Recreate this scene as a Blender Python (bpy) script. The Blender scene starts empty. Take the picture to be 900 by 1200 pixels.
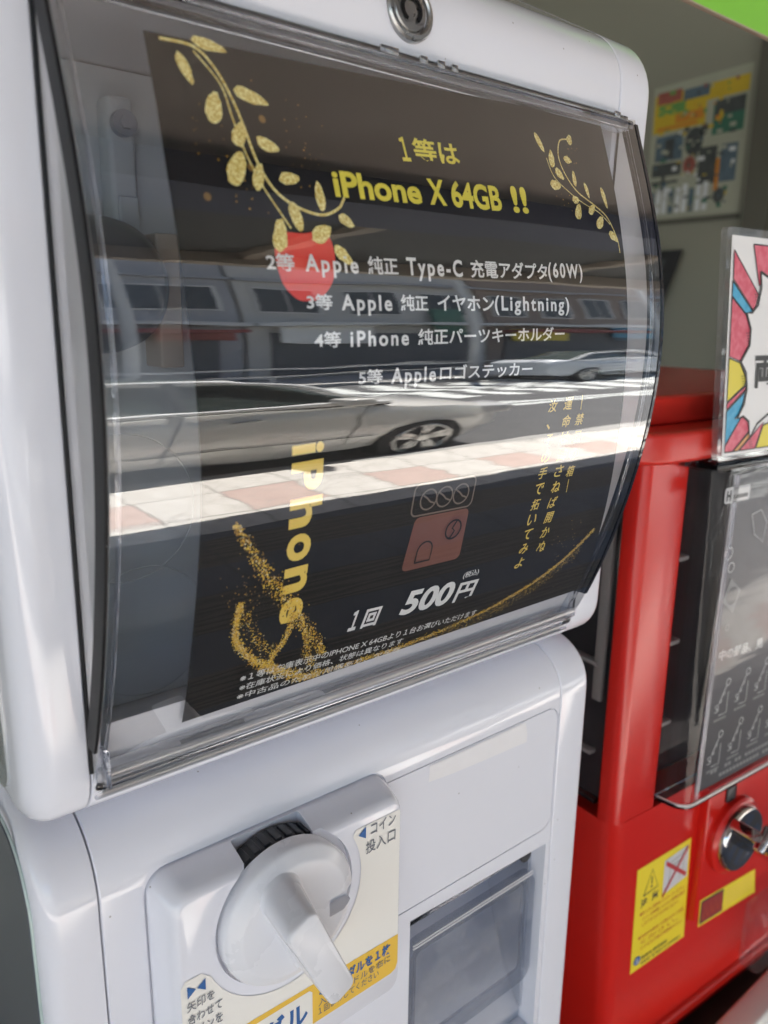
import bpy, bmesh, math, random
from mathutils import Vector, Matrix
R = math.radians
random.seed(7)
sc = bpy.context.scene
COL = sc.collection

# ------------------------------------------------------------------ camera
cam_d = bpy.data.cameras.new('camera'); cam = bpy.data.objects.new('camera', cam_d); COL.objects.link(cam)
RX = Vector((0.7766, -0.6299, 0.0121)); DN = Vector((-0.1414, -0.1929, -0.9710)); FW = Vector((0.6140, 0.7523, -0.2389))
FW.normalize(); RX = (RX - FW * RX.dot(FW)).normalized(); UP = RX.cross(FW)
cam.matrix_world = Matrix(((RX.x, UP.x, -FW.x, 0), (RX.y, UP.y, -FW.y, 0), (RX.z, UP.z, -FW.z, 0), (0, 0, 0, 1)))
cam_d.sensor_width = 36; cam_d.sensor_fit = 'AUTO'; cam_d.lens = 27.75
cam_d.clip_start = 0.02; cam_d.clip_end = 400
cam_d.dof.use_dof = True; cam_d.dof.focus_distance = 0.34; cam_d.dof.aperture_fstop = 10.0
sc.camera = cam
# ------------------------------------------------------------------ sky, sun, exposure
SUN_DIR = Vector((-0.22, 0.25, -1.0)).normalized()          # the way the light travels
w = bpy.data.worlds.new('World'); sc.world = w; w.use_nodes = True
wn = w.node_tree; bg = wn.nodes['Background']
sky = wn.nodes.new('ShaderNodeTexSky'); sky.sky_type = 'NISHITA'; sky.sun_disc = False
sky.sun_elevation = math.asin(-SUN_DIR.z); sky.sun_rotation = math.atan2(-SUN_DIR.x, -SUN_DIR.y)
wn.links.new(sky.outputs[0], bg.inputs[0]); bg.inputs[1].default_value = 0.085
sl = bpy.data.lights.new('sun', 'SUN'); sl.energy = 5.0; sl.angle = R(0.5); sl.color = (1, 0.965, 0.92)
so = bpy.data.objects.new('sun', sl); COL.objects.link(so); so.rotation_euler = SUN_DIR.to_track_quat('-Z', 'Y').to_euler()
sc.view_settings.view_transform = 'Standard'; sc.view_settings.look = 'None'
sc.view_settings.exposure = 2.56; sc.view_settings.gamma = 1; sc.view_settings.use_curve_mapping = False
sc.render.engine = 'CYCLES'
sc.cycles.use_denoising = True
sc.cycles.max_bounces = 14; sc.cycles.diffuse_bounces = 5; sc.cycles.glossy_bounces = 6
sc.cycles.transmission_bounces = 10; sc.cycles.transparent_max_bounces = 24
sc.cycles.caustics_reflective = False; sc.cycles.caustics_refractive = False
G = -1.70                                                    # pavement level (camera is the origin)

# ------------------------------------------------------------------ materials
def mat(name, base=(0.8, 0.8, 0.8), rough=0.4, metal=0.0, spec=0.5, var=0.0, vscale=30.0, bump=0.0, bscale=200.0, coat=0.0, rvar=0.0, emit=None):
    m = bpy.data.materials.new(name); m.use_nodes = True
    nt = m.node_tree; b = nt.nodes['Principled BSDF']
    b.inputs['Base Color'].default_value = (*base, 1); b.inputs['Roughness'].default_value = rough
    b.inputs['Metallic'].default_value = metal; b.inputs['Specular IOR Level'].default_value = spec
    b.inputs['Coat Weight'].default_value = coat; b.inputs['Coat Roughness'].default_value = 0.05
    tc = nt.nodes.new('ShaderNodeTexCoord')
    if var > 0 or rvar > 0:
        n = nt.nodes.new('ShaderNodeTexNoise'); n.inputs['Scale'].default_value = vscale; n.inputs['Detail'].default_value = 6
        nt.links.new(tc.outputs['Object'], n.inputs['Vector'])
        if var > 0:
            mx = nt.nodes.new('ShaderNodeMix'); mx.data_type = 'RGBA'
            mx.inputs[6].default_value = (*[c * (1 - var) for c in base], 1)
            mx.inputs[7].default_value = (*[min(1, c * (1 + var)) for c in base], 1)
            nt.links.new(n.outputs[0], mx.inputs[0]); nt.links.new(mx.outputs[2], b.inputs['Base Color'])
        if rvar > 0:
            mr = nt.nodes.new('ShaderNodeMapRange'); mr.inputs[1].default_value = 0.3; mr.inputs[2].default_value = 0.7
            mr.inputs[3].default_value = max(0.02, rough - rvar); mr.inputs[4].default_value = rough + rvar
            nt.links.new(n.outputs[0], mr.inputs[0]); nt.links.new(mr.outputs[0], b.inputs['Roughness'])
    if bump > 0:
        n2 = nt.nodes.new('ShaderNodeTexNoise'); n2.inputs['Scale'].default_value = bscale; n2.inputs['Detail'].default_value = 3
        nt.links.new(tc.outputs['Object'], n2.inputs['Vector'])
        bp = nt.nodes.new('ShaderNodeBump'); bp.inputs['Strength'].default_value = bump; bp.inputs['Distance'].default_value = 0.001
        nt.links.new(n2.outputs[0], bp.inputs['Height']); nt.links.new(bp.outputs[0], b.inputs['Normal'])
    return m

def pane_mat(name, tint=(1, 1, 1), refl=1.0, ior=1.58, rough=0.0, dust=0.0, back=0.08, wav=0.0, even=False):
    """A clear sheet: fresnel reflection from both of its faces over straight-through transparency."""
    m = bpy.data.materials.new(name); m.use_nodes = True
    nt = m.node_tree; nt.nodes.clear()
    out = nt.nodes.new('ShaderNodeOutputMaterial')
    tr = nt.nodes.new('ShaderNodeBsdfTransparent'); tr.inputs[0].default_value = (*tint, 1)
    gl = nt.nodes.new('ShaderNodeBsdfGlossy'); gl.inputs['Roughness'].default_value = rough
    fr = nt.nodes.new('ShaderNodeFresnel'); fr.inputs[0].default_value = ior
    mu = nt.nodes.new('ShaderNodeMath'); mu.operation = 'MULTIPLY'; mu.inputs[1].default_value = 1.85 * refl; mu.use_clamp = True
    nt.links.new(fr.outputs[0], mu.inputs[0])
    ge = nt.nodes.new('ShaderNodeNewGeometry')
    sw = nt.nodes.new('ShaderNodeMix'); sw.data_type = 'FLOAT'
    nt.links.new(ge.outputs['Backfacing'], sw.inputs[0]); nt.links.new(mu.outputs[0], sw.inputs[2]); sw.inputs[3].default_value = back
    base = tr
    if dust > 0:
        df = nt.nodes.new('ShaderNodeBsdfDiffuse'); df.inputs[0].default_value = (0.8, 0.8, 0.8, 1)
        md = nt.nodes.new('ShaderNodeMixShader')
        tc = nt.nodes.new('ShaderNodeTexCoord'); n = nt.nodes.new('ShaderNodeTexNoise'); n.inputs['Scale'].default_value = 60; n.inputs['Detail'].default_value = 8
        nt.links.new(tc.outputs['Object'], n.inputs['Vector'])
        mr = nt.nodes.new('ShaderNodeMapRange'); mr.inputs[1].default_value = 0.35; mr.inputs[2].default_value = 0.75
        mr.inputs[3].default_value = dust * (0.95 if even else 0.4); mr.inputs[4].default_value = dust * (1.05 if even else 1.4)
        nt.links.new(n.outputs[0], mr.inputs[0]); nt.links.new(mr.outputs[0], md.inputs[0])
        src = df
        if even:
            tl = nt.nodes.new('ShaderNodeBsdfTranslucent'); tl.inputs[0].default_value = (0.9, 0.9, 0.93, 1)
            mt = nt.nodes.new('ShaderNodeMixShader'); mt.inputs[0].default_value = 0.5
            nt.links.new(df.outputs[0], mt.inputs[1]); nt.links.new(tl.outputs[0], mt.inputs[2]); src = mt
        nt.links.new(tr.outputs[0], md.inputs[1]); nt.links.new(src.outputs[0], md.inputs[2]); base = md
    if wav > 0:
        tc2 = nt.nodes.new('ShaderNodeTexCoord'); mp = nt.nodes.new('ShaderNodeMapping'); mp.inputs['Scale'].default_value = (5, 5, 55)
        n3 = nt.nodes.new('ShaderNodeTexNoise'); n3.inputs['Scale'].default_value = 1.0; n3.inputs['Detail'].default_value = 3
        nt.links.new(tc2.outputs['Object'], mp.inputs[0]); nt.links.new(mp.outputs[0], n3.inputs['Vector'])
        bp = nt.nodes.new('ShaderNodeBump'); bp.inputs['Strength'].default_value = 1.0; bp.inputs['Distance'].default_value = wav
        nt.links.new(n3.outputs[0], bp.inputs['Height']); nt.links.new(bp.outputs[0], gl.inputs['Normal'])
    ms = nt.nodes.new('ShaderNodeMixShader')
    nt.links.new(sw.outputs[0], ms.inputs[0]); nt.links.new(base.outputs[0], ms.inputs[1]); nt.links.new(gl.outputs[0], ms.inputs[2])
    nt.links.new(ms.outputs[0], out.inputs[0])
    return m

def glass_mat(name, col=(0.97, 0.98, 1.0), rough=0.02, ior=1.5):
    m = bpy.data.materials.new(name); m.use_nodes = True
    nt = m.node_tree; nt.nodes.clear()
    out = nt.nodes.new('ShaderNodeOutputMaterial'); g = nt.nodes.new('ShaderNodeBsdfGlass')
    g.inputs['Color'].default_value = (*col, 1); g.inputs['Roughness'].default_value = rough; g.inputs['IOR'].default_value = ior
    nt.links.new(g.outputs[0], out.inputs[0]); return m

def speckle_mat(name, c0, c1, scale):
    m = mat(name, c0, 0.45, spec=0.4)
    nt = m.node_tree; b = nt.nodes['Principled BSDF']
    tc = nt.nodes.new('ShaderNodeTexCoord'); n = nt.nodes.new('ShaderNodeTexNoise'); n.inputs['Scale'].default_value = scale; n.inputs['Detail'].default_value = 4
    rp = nt.nodes.new('ShaderNodeValToRGB'); rp.color_ramp.elements[0].position = 0.38; rp.color_ramp.elements[1].position = 0.62
    rp.color_ramp.elements[0].color = (*c0, 1); rp.color_ramp.elements[1].color = (*c1, 1)
    nt.links.new(tc.outputs['Object'], n.inputs['Vector']); nt.links.new(n.outputs[0], rp.inputs[0]); nt.links.new(rp.outputs[0], b.inputs['Base Color'])
    return m

M = {}
M['white'] = mat('white_plastic', (0.76, 0.765, 0.82), 0.085, spec=0.5, var=0.012, bump=0.012, bscale=60, rvar=0.015, vscale=25)
def specks(m, scale, size, share, dark):                         # dust specks and tiny nicks in the plastic
    nt = m.node_tree; b = nt.nodes['Principled BSDF']; src = b.inputs['Base Color'].links[0].from_socket
    tc = nt.nodes.new('ShaderNodeTexCoord'); v = nt.nodes.new('ShaderNodeTexVoronoi'); v.inputs['Scale'].default_value = scale
    nt.links.new(tc.outputs['Object'], v.inputs['Vector'])
    lt = nt.nodes.new('ShaderNodeMath'); lt.operation = 'LESS_THAN'; lt.inputs[1].default_value = size; nt.links.new(v.outputs['Distance'], lt.inputs[0])
    sp = nt.nodes.new('ShaderNodeSeparateColor'); nt.links.new(v.outputs['Color'], sp.inputs[0])
    l2 = nt.nodes.new('ShaderNodeMath'); l2.operation = 'LESS_THAN'; l2.inputs[1].default_value = share; nt.links.new(sp.outputs[0], l2.inputs[0])
    mu = nt.nodes.new('ShaderNodeMath'); mu.operation = 'MULTIPLY'; nt.links.new(lt.outputs[0], mu.inputs[0]); nt.links.new(l2.outputs[0], mu.inputs[1])
    mx = nt.nodes.new('ShaderNodeMix'); mx.data_type = 'RGBA'; mx.inputs[7].default_value = (*dark, 1)
    nt.links.new(mu.outputs[0], mx.inputs[0]); nt.links.new(src, mx.inputs[6]); nt.links.new(mx.outputs[2], b.inputs['Base Color'])
specks(M['white'], 130, 0.055, 0.22, (0.42, 0.41, 0.40))
M['knob'] = mat('white_knob_plastic', (0.73, 0.735, 0.77), 0.28, spec=0.45, bump=0.03, bscale=300, rvar=0.05)
M['liner'] = mat('grey_liner', (0.72, 0.75, 0.78), 0.5, var=0.08)
M['liner2'] = mat('grey_bracket', (0.66, 0.69, 0.72), 0.4, var=0.05)
M['ledge'] = mat('pale_ledge', (0.70, 0.70, 0.73), 0.3)
M['beige'] = mat('beige_plastic', (0.55, 0.46, 0.38), 0.5)
M['dome'] = mat('dark_dome', (0.10, 0.11, 0.13), 0.35)
M['black'] = mat('black_rubber', (0.008, 0.008, 0.009), 0.45, spec=0.2)
M['rimdark'] = mat('dark_glossy_rim', (0.012, 0.013, 0.018), 0.08, spec=0.7, bump=0.3, bscale=120)
M['black2'] = mat('black_plastic', (0.02, 0.02, 0.024), 0.35)
M['steel'] = mat('lock_steel', (0.42, 0.42, 0.41), 0.32, metal=1, rvar=0.08, vscale=400)
M['chrome'] = mat('chrome', (0.55, 0.55, 0.55), 0.06, metal=1)
M['clear'] = pane_mat('clear_cover', (0.97, 0.975, 0.985), 1.08, 1.78, rough=0.012, dust=0.007, wav=0.00012)
M['clear_in'] = pane_mat('clear_cover_inside', (0.985, 0.985, 0.99), 0.02, 1.3, back=0.0)
M['cheek'] = pane_mat('clear_cheek', (0.90, 0.90, 0.93), 0.8, 1.5, dust=0.10)
M['milky'] = pane_mat('milky_cheek', (0.92, 0.92, 0.95), 0.5, 1.45, dust=0.55, even=True)
M['milky2'] = pane_mat('milky_inner_cheek', (0.92, 0.92, 0.95), 0.4, 1.4, dust=0.85, even=True)
M['flapsheet'] = pane_mat('smoky_flap', (0.74, 0.76, 0.82), 0.7, 1.45, dust=0.16)
M['sidepane2'] = pane_mat('pale_green_translucent', (0.80, 0.90, 0.87), 0.9, 1.5, dust=0.6, even=True)
M['flapframe'] = pane_mat('clear_flap_frame', (0.80, 0.82, 0.86), 0.7, 1.5, rough=0.08, dust=0.08)
M['bar_tone'] = mat('pale_bar_tone', (0.30, 0.28, 0.26), 0.2)
M['lip'] = pane_mat('clear_lip', (0.86, 0.87, 0.90), 0.8, 1.5, rough=0.06, dust=0.30, even=True)
M['sleeve'] = pane_mat('acrylic_sleeve', (0.95, 0.95, 0.95), 0.8, 1.5, dust=0.08)
M['glass'] = glass_mat('acrylic_edge', rough=0.06)
M['poster'] = mat('black_paper', (0.010, 0.009, 0.008), 0.6, spec=0.12, var=0.15, vscale=300)
M['yellow_ink'] = mat('yellow_ink', (0.86, 0.74, 0.08), 0.5)
M['gold_ink'] = mat('gold_ink', (0.86, 0.62, 0.11), 0.5)
M['white_ink'] = mat('white_ink', (0.82, 0.82, 0.80), 0.5)
M['icon'] = mat('brown_icon_ink', (0.17, 0.055, 0.035), 0.5, var=0.1)
M['iconline'] = mat('icon_outline_ink', (0.16, 0.12, 0.09), 0.5)
M['apple'] = mat('red_ink', (0.80, 0.055, 0.035), 0.5, var=0.06)
M['leaf'] = speckle_mat('gold_glitter_leaf', (0.62, 0.42, 0.06), (1.0, 0.92, 0.42), 1300)
M['g1'] = mat('glitter_gold', (0.90, 0.60, 0.05), 0.4); M['g2'] = mat('glitter_amber', (0.62, 0.33, 0.02), 0.4)
M['g3'] = mat('glitter_pale', (0.82, 0.72, 0.42), 0.4); M['g4'] = mat('glitter_brown', (0.24, 0.13, 0.02), 0.5)
M['label'] = mat('cream_label', (0.80, 0.78, 0.73), 0.42)
M['label_y'] = mat('amber_label', (0.80, 0.50, 0.06), 0.42)
M['blue_ink'] = mat('blue_ink', (0.02, 0.11, 0.33), 0.5); M['grey_ink'] = mat('grey_ink', (0.14, 0.15, 0.18), 0.5)
M['tape'] = mat('tape_residue', (0.765, 0.755, 0.77), 0.45, var=0.05, vscale=80)
M['bay'] = mat('bay_grey', (0.36, 0.38, 0.44), 0.5, var=0.06)
M['sidepane'] = mat('pale_green_side_pane', (0.50, 0.60, 0.57), 0.12, spec=0.5)
M['sidedark'] = mat('dark_side_pane', (0.13, 0.135, 0.15), 0.2)
M['red'] = mat('red_plastic', (0.58, 0.016, 0.010), 0.2, spec=0.45, bump=0.05, bscale=120, var=0.12, vscale=7, rvar=0.06)
M['redlid'] = mat('red_lid_plastic', (0.60, 0.03, 0.02), 0.3, bump=0.05, bscale=120)
M['dark_in'] = mat('dark_interior', (0.010, 0.010, 0.013), 0.4)
M['redpane'] = pane_mat('red_machine_clear_cover', (0.92, 0.92, 0.94), 0.28, 1.45, dust=0.02, wav=0.0003)
M['yel_st'] = mat('yellow_sticker', (0.80, 0.62, 0.015), 0.4, var=0.04)
M['red_ink'] = mat('dark_red_ink', (0.50, 0.09, 0.02), 0.5); M['blk_ink'] = mat('black_ink', (0.03, 0.03, 0.03), 0.5)
M['paper'] = mat('white_paper', (0.78, 0.77, 0.76), 0.5)
M['grey_pic'] = mat('pale_grey_print', (0.55, 0.55, 0.56), 0.5)
M['pink'] = speckle_mat('pink_print', (0.64, 0.10, 0.15), (0.70, 0.17, 0.22), 260)
M['cyan'] = speckle_mat('blue_print', (0.05, 0.33, 0.55), (0.10, 0.42, 0.62), 200)
M['yel'] = mat('yellow_print', (0.74, 0.62, 0.07), 0.5, var=0.06); M['orange'] = mat('orange_print', (0.72, 0.35, 0.13), 0.5)
M['card'] = mat('dark_insert_paper', (0.045, 0.045, 0.047), 0.35, var=0.3, vscale=14)
M['chalk'] = mat('chalk_ink', (0.78, 0.78, 0.74), 0.5); M['chalk2'] = mat('faint_ink', (0.33, 0.33, 0.31), 0.5)
M['wall'] = mat('olive_wall', (0.27, 0.275, 0.225), 0.55, var=0.06, vscale=2)
M['frame'] = mat('dark_door_frame', (0.10, 0.10, 0.08), 0.4)
M['brown'] = mat('brown_pillar', (0.30, 0.235, 0.20), 0.5, var=0.08)
M['green'] = mat('lime_sign', (0.20, 0.52, 0.04), 0.45)
M['cream'] = mat('cream_plastic', (0.76, 0.73, 0.68), 0.4)
M['stand'] = mat('dark_brown_stand', (0.030, 0.018, 0.014), 0.5, var=0.2)
M['ceil'] = mat('taupe_ceiling', (0.40, 0.34, 0.29), 0.6, var=0.1, vscale=1.5)
M['navy'] = mat('navy_beam', (0.035, 0.045, 0.09), 0.5); M['soffit'] = mat('dark_soffit', (0.06, 0.062, 0.055), 0.6)
M['trim'] = mat('pale_trim', (0.62, 0.60, 0.56), 0.4); M['tan'] = mat('tan_trim', (0.40, 0.33, 0.25), 0.5)
M['asphalt'] = mat('asphalt', (0.10, 0.10, 0.10), 0.9, var=0.2, vscale=3); M['roadwhite'] = mat('road_paint', (0.7, 0.72, 0.68), 0.8)
M['kerb'] = mat('kerb_stone', (0.38, 0.37, 0.35), 0.8, var=0.1)
M['silver'] = mat('silver_paint', (0.84, 0.82, 0.77), 0.3, metal=0.05, coat=1.0)
M['brighttrim'] = mat('bright_trim', (0.85, 0.85, 0.83), 0.2, spec=0.8)
M['carglass'] = mat('car_glass', (0.05, 0.065, 0.06), 0.05, spec=0.7); M['tyre'] = mat('tyre', (0.02, 0.02, 0.02), 0.7)
M['rim'] = mat('alloy_rim', (0.6, 0.6, 0.58), 0.25, metal=0.8); M['lampglass'] = mat('lamp_lens', (0.6, 0.6, 0.6), 0.1)
M['bluecar'] = mat('white_car_paint', (0.62, 0.64, 0.66), 0.25, coat=0.8)
M['bld1'] = mat('grey_render', (0.36, 0.36, 0.37), 0.8, var=0.06, vscale=0.5); M['bld2'] = mat('pale_tile', (0.52, 0.50, 0.46), 0.7, var=0.05, vscale=0.6)
M['bld3'] = mat('brown_brick', (0.26, 0.20, 0.16), 0.8, var=0.1, vscale=1); M['pane'] = mat('window_dark', (0.07, 0.078, 0.085), 0.25, spec=0.3)
M['awn'] = mat('dull_red_awning', (0.30, 0.07, 0.06), 0.7); M['shut'] = mat('shutter_dark', (0.09, 0.10, 0.11), 0.6)
M['flyer'] = mat('flyer_paper', (0.37, 0.39, 0.31), 0.5, var=0.06, vscale=30)
M['fly_y'] = mat('flyer_yellow', (0.55, 0.40, 0.03), 0.5, var=0.12, vscale=25); M['fly_o'] = mat('flyer_orange', (0.55, 0.22, 0.03), 0.5)
M['fly_g'] = mat('flyer_green', (0.13, 0.30, 0.08), 0.5, var=0.3, vscale=40); M['fly_d'] = mat('flyer_dark', (0.06, 0.07, 0.07), 0.5, var=0.5, vscale=60)
M['fly_t'] = mat('flyer_teal', (0.04, 0.15, 0.10), 0.5, var=0.3, vscale=40); M['fly_b'] = mat('flyer_blue', (0.09, 0.14, 0.18), 0.5, var=0.5, vscale=50)
M['fly_w'] = mat('flyer_white', (0.62, 0.66, 0.68), 0.3, var=0.3, vscale=40); M['fly_r'] = mat('flyer_red', (0.30, 0.09, 0.07), 0.5, var=0.3, vscale=50)

# pavement: two-tone tiles laid in rows; inner half also takes the canopy's shade into its colour
def paving():
    m = mat('paving', (0.5, 0.5, 0.5), 0.75)
    nt = m.node_tree; b = nt.nodes['Principled BSDF']; L = nt.links.new
    def N(t, **k):
        n = nt.nodes.new(t)
        for a, v in k.items(): setattr(n, a, v)
        return n
    def MA(op, a, c=None):
        n = N('ShaderNodeMath', operation=op)
        for i, s in ((0, a), (1, c)):
            if s is None: continue
            if isinstance(s, (int, float)): n.inputs[i].default_value = s
            else: L(s, n.inputs[i])
        return n.outputs[0]
    tc = N('ShaderNodeTexCoord'); sp = N('ShaderNodeSeparateXYZ'); L(tc.outputs['Object'], sp.inputs[0])
    x, y = sp.outputs[0], sp.outputs[1]
    T = 0.37
    yo = MA('ADD', y, 1.93)
    fx, fy = MA('FLOOR', MA('DIVIDE', x, 0.40)), MA('FLOOR', MA('DIVIDE', yo, T))
    chk = MA('MODULO', MA('ABSOLUTE', MA('ADD', fx, fy)), 2.0)
    rowsel = MA('ABSOLUTE', MA('ADD', fy, 1.0))
    pink = MA('MULTIPLY', chk, MA('LESS_THAN', rowsel, 0.5))
    cx = N('ShaderNodeCombineXYZ'); L(fx, cx.inputs[0]); L(fy, cx.inputs[1])
    wn_ = N('ShaderNodeTexWhiteNoise', noise_dimensions='2D'); L(cx.outputs[0], wn_.inputs['Vector'])
    nz = N('ShaderNodeTexNoise'); nz.inputs['Scale'].default_value = 9; nz.inputs['Detail'].default_value = 8; L(tc.outputs['Object'], nz.inputs['Vector'])
    vo = N('ShaderNodeTexVoronoi', feature='DISTANCE_TO_EDGE'); vo.inputs['Scale'].default_value = 5.5; L(tc.outputs['Object'], vo.inputs['Vector'])
    def MIX(f, a, c):
        n = N('ShaderNodeMix', data_type='RGBA'); L(f, n.inputs[0])
        for i, s in ((6, a), (7, c)):
            if isinstance(s, tuple): n.inputs[i].default_value = (*s, 1)
            else: L(s, n.inputs[i])
        return n.outputs[2]
    white = MIX(nz.outputs[0], (0.52, 0.49, 0.44), (0.74, 0.71, 0.66))
    pk = MIX(nz.outputs[0], (0.46, 0.34, 0.30), (0.63, 0.49, 0.43))
    c = MIX(pink, white, pk)
    vein = MA('LESS_THAN', vo.outputs[0], 0.02)
    c = MIX(MA('MULTIPLY', vein, 0.45), c, (0.40, 0.37, 0.33))
    # grout
    gx = MA('LESS_THAN', MA('ABSOLUTE', MA('SUBTRACT', MA('FRACT', MA('DIVIDE', x, 0.40)), 0.5)), 0.489)
    gy = MA('LESS_THAN', MA('ABSOLUTE', MA('SUBTRACT', MA('FRACT', MA('DIVIDE', yo, T)), 0.5)), 0.487)
    c = MIX(MA('MULTIPLY', gx, gy), (0.22, 0.20, 0.18), c)
    # inner half: slate slabs and ribbed brown strips, darkened to imitate the canopy's shade
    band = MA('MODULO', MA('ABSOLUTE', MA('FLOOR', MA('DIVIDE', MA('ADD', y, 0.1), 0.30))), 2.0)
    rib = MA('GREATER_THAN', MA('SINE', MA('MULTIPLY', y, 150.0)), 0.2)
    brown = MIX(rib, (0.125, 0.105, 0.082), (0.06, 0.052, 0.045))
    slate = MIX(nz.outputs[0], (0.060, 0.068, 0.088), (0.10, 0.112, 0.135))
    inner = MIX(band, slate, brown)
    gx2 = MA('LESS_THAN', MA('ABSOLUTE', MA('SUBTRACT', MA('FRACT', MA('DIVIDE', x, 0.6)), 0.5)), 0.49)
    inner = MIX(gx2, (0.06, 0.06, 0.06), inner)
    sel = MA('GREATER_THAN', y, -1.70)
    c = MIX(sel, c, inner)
    L(c, b.inputs['Base Color'])
    return m
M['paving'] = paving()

# ------------------------------------------------------------------ object helpers
WM = {}
def tag(o, label=None, cat=None, group=None, kind=None):
    if label: o['label'] = label
    if cat: o['category'] = cat
    if group: o['group'] = group
    if kind: o['kind'] = kind
    return o
def empty(name, loc):
    o = bpy.data.objects.new(name, None); COL.objects.link(o); o.location = loc; o.empty_display_size = 0.05
    WM[o.name] = Matrix.Translation(loc); return o
def link_mesh(name, me, parent=None, mats=None):
    o = bpy.data.objects.new(name, me); COL.objects.link(o)
    for m in (mats or []): me.materials.append(m)
    if parent is not None:
        o.parent = parent; o.matrix_parent_inverse = WM.get(parent.name, Matrix.Identity(4)).inverted()
    WM[o.name] = Matrix.Identity(4)
    return o
def build(name, bm, m, parent=None, smooth=None, mtx=None):
    if mtx is not None: bmesh.ops.transform(bm, matrix=mtx, verts=bm.verts)
    me = bpy.data.meshes.new(name); bm.normal_update(); bm.to_mesh(me); bm.free()
    mats = m if isinstance(m, (list, tuple)) else [m]
    o = link_mesh(name, me, parent, mats)
    if smooth is not None:
        me.polygons.foreach_set('use_smooth', [True] * len(me.polygons))
        me.set_sharp_from_angle(angle=R(smooth))
    return o
def box(bm, x0, x1, y0, y1, z0, z1, bev=0.0, seg=3, mi=0):
    g = bmesh.ops.create_cube(bm, size=1.0)
    vs = g['verts']
    for v in vs:
        v.co = Vector((x0 + (v.co.x + .5) * (x1 - x0), y0 + (v.co.y + .5) * (y1 - y0), z0 + (v.co.z + .5) * (z1 - z0)))
    fs = set(f for v in vs for f in v.link_faces)
    for f in fs: f.material_index = mi
    if bev > 0:
        es = list(set(e for v in vs for e in v.link_edges))
        bmesh.ops.bevel(bm, geom=es, offset=bev, segments=seg, profile=0.5, affect='EDGES', material=mi)
def new_box(name, m, parent, *a, bev=0.0, seg=3, smooth=40, mtx=None):
    bm = bmesh.new(); box(bm, *a, bev=bev, seg=seg); return build(name, bm, m, parent, smooth if bev else None, mtx)
def fillet(pts, rads, seg=8):
    out = []; n = len(pts)
    for i in range(n):
        p, a, b = Vector(pts[i]), Vector(pts[i - 1]), Vector(pts[(i + 1) % n]); r = rads[i]
        if r <= 0: out.append(p); continue
        d1, d2 = (a - p).normalized(), (b - p).normalized(); ang = d1.angle(d2)
        t = min(r / math.tan(ang / 2), 0.49 * (a - p).length, 0.49 * (b - p).length); r = t * math.tan(ang / 2)
        c = p + (d1 + d2).normalized() * (r / math.sin(ang / 2))
        s, e = p + d1 * t - c, p + d2 * t - c
        a0 = math.atan2(s.y, s.x); a1 = math.atan2(e.y, e.x); da = (a1 - a0 + math.pi) % (2 * math.pi) - math.pi
        for k in range(seg + 1):
            an = a0 + da * k / seg; out.append(c + Vector((math.cos(an), math.sin(an))) * r)
    return out
def rrect(x0, x1, z0, z1, r, seg=6): return fillet([(x0, z0), (x1, z0), (x1, z1), (x0, z1)], [r] * 4, seg)
def inset(poly, d):
    n = len(poly); area = sum(poly[i - 1].x * poly[i].y - poly[i].x * poly[i - 1].y for i in range(n)); s = 1 if area > 0 else -1
    out = []
    for i in range(n):
        a, p, b = poly[i - 1], poly[i], poly[(i + 1) % n]
        n1 = Vector((-(p - a).y, (p - a).x)); n2 = Vector((-(b - p).y, (b - p).x))
        if n1.length < 1e-9: n1 = n2
        if n2.length < 1e-9: n2 = n1
        n1.normalize(); n2.normalize(); m_ = (n1 + n2)
        if m_.length < 1e-6: m_ = n1
        m_.normalize(); out.append(p + m_ * (s * d / max(0.4, m_.dot(n1))))
    return out
def loft(bm, loops, cap0=True, cap1=True, mi=0):
    rows = [[bm.verts.new(v) for v in lp] for lp in loops]; n = len(rows[0])
    for a, b in zip(rows, rows[1:]):
        for i in range(n):
            j = (i + 1) % n; f = bm.faces.new((a[i], a[j], b[j], b[i])); f.material_index = mi
    if cap0: bm.faces.new(rows[0][::-1]).material_index = mi
    if cap1: bm.faces.new(rows[-1]).material_index = mi
    return rows
def fixn(bm): bmesh.ops.recalc_face_normals(bm, faces=bm.faces)
def prism_x(profile, x0, x1, r0=0.0, r1=0.0, seg=6):
    """side profile (y,z) swept along x with rounded ends"""
    bm = bmesh.new(); loops = []
    if r0 > 0:
        for k in range(seg):
            th = math.pi / 2 * k / seg
            loops.append((x0 + r0 * (1 - math.sin(th)), inset(profile, r0 * (1 - math.cos(th))))) if k else None
        loops = [(x0 + r0 * (1 - math.cos(math.pi / 2 * k / seg)), inset(profile, r0 * (1 - math.sin(math.pi / 2 * k / seg)))) for k in range(seg)]
        loops.append((x0 + r0, profile))
    else: loops.append((x0, profile))
    if r1 > 0:
        loops.append((x1 - r1, profile))
        loops += [(x1 - r1 * (1 - math.cos(math.pi / 2 * k / seg)), inset(profile, r1 * (1 - math.sin(math.pi / 2 * k / seg)))) for k in range(seg - 1, -1, -1)]
    else: loops.append((x1, profile))
    loft(bm, [[Vector((x, p.x, p.y)) for p in pr] for x, pr in loops]); fixn(bm); return bm
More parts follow.
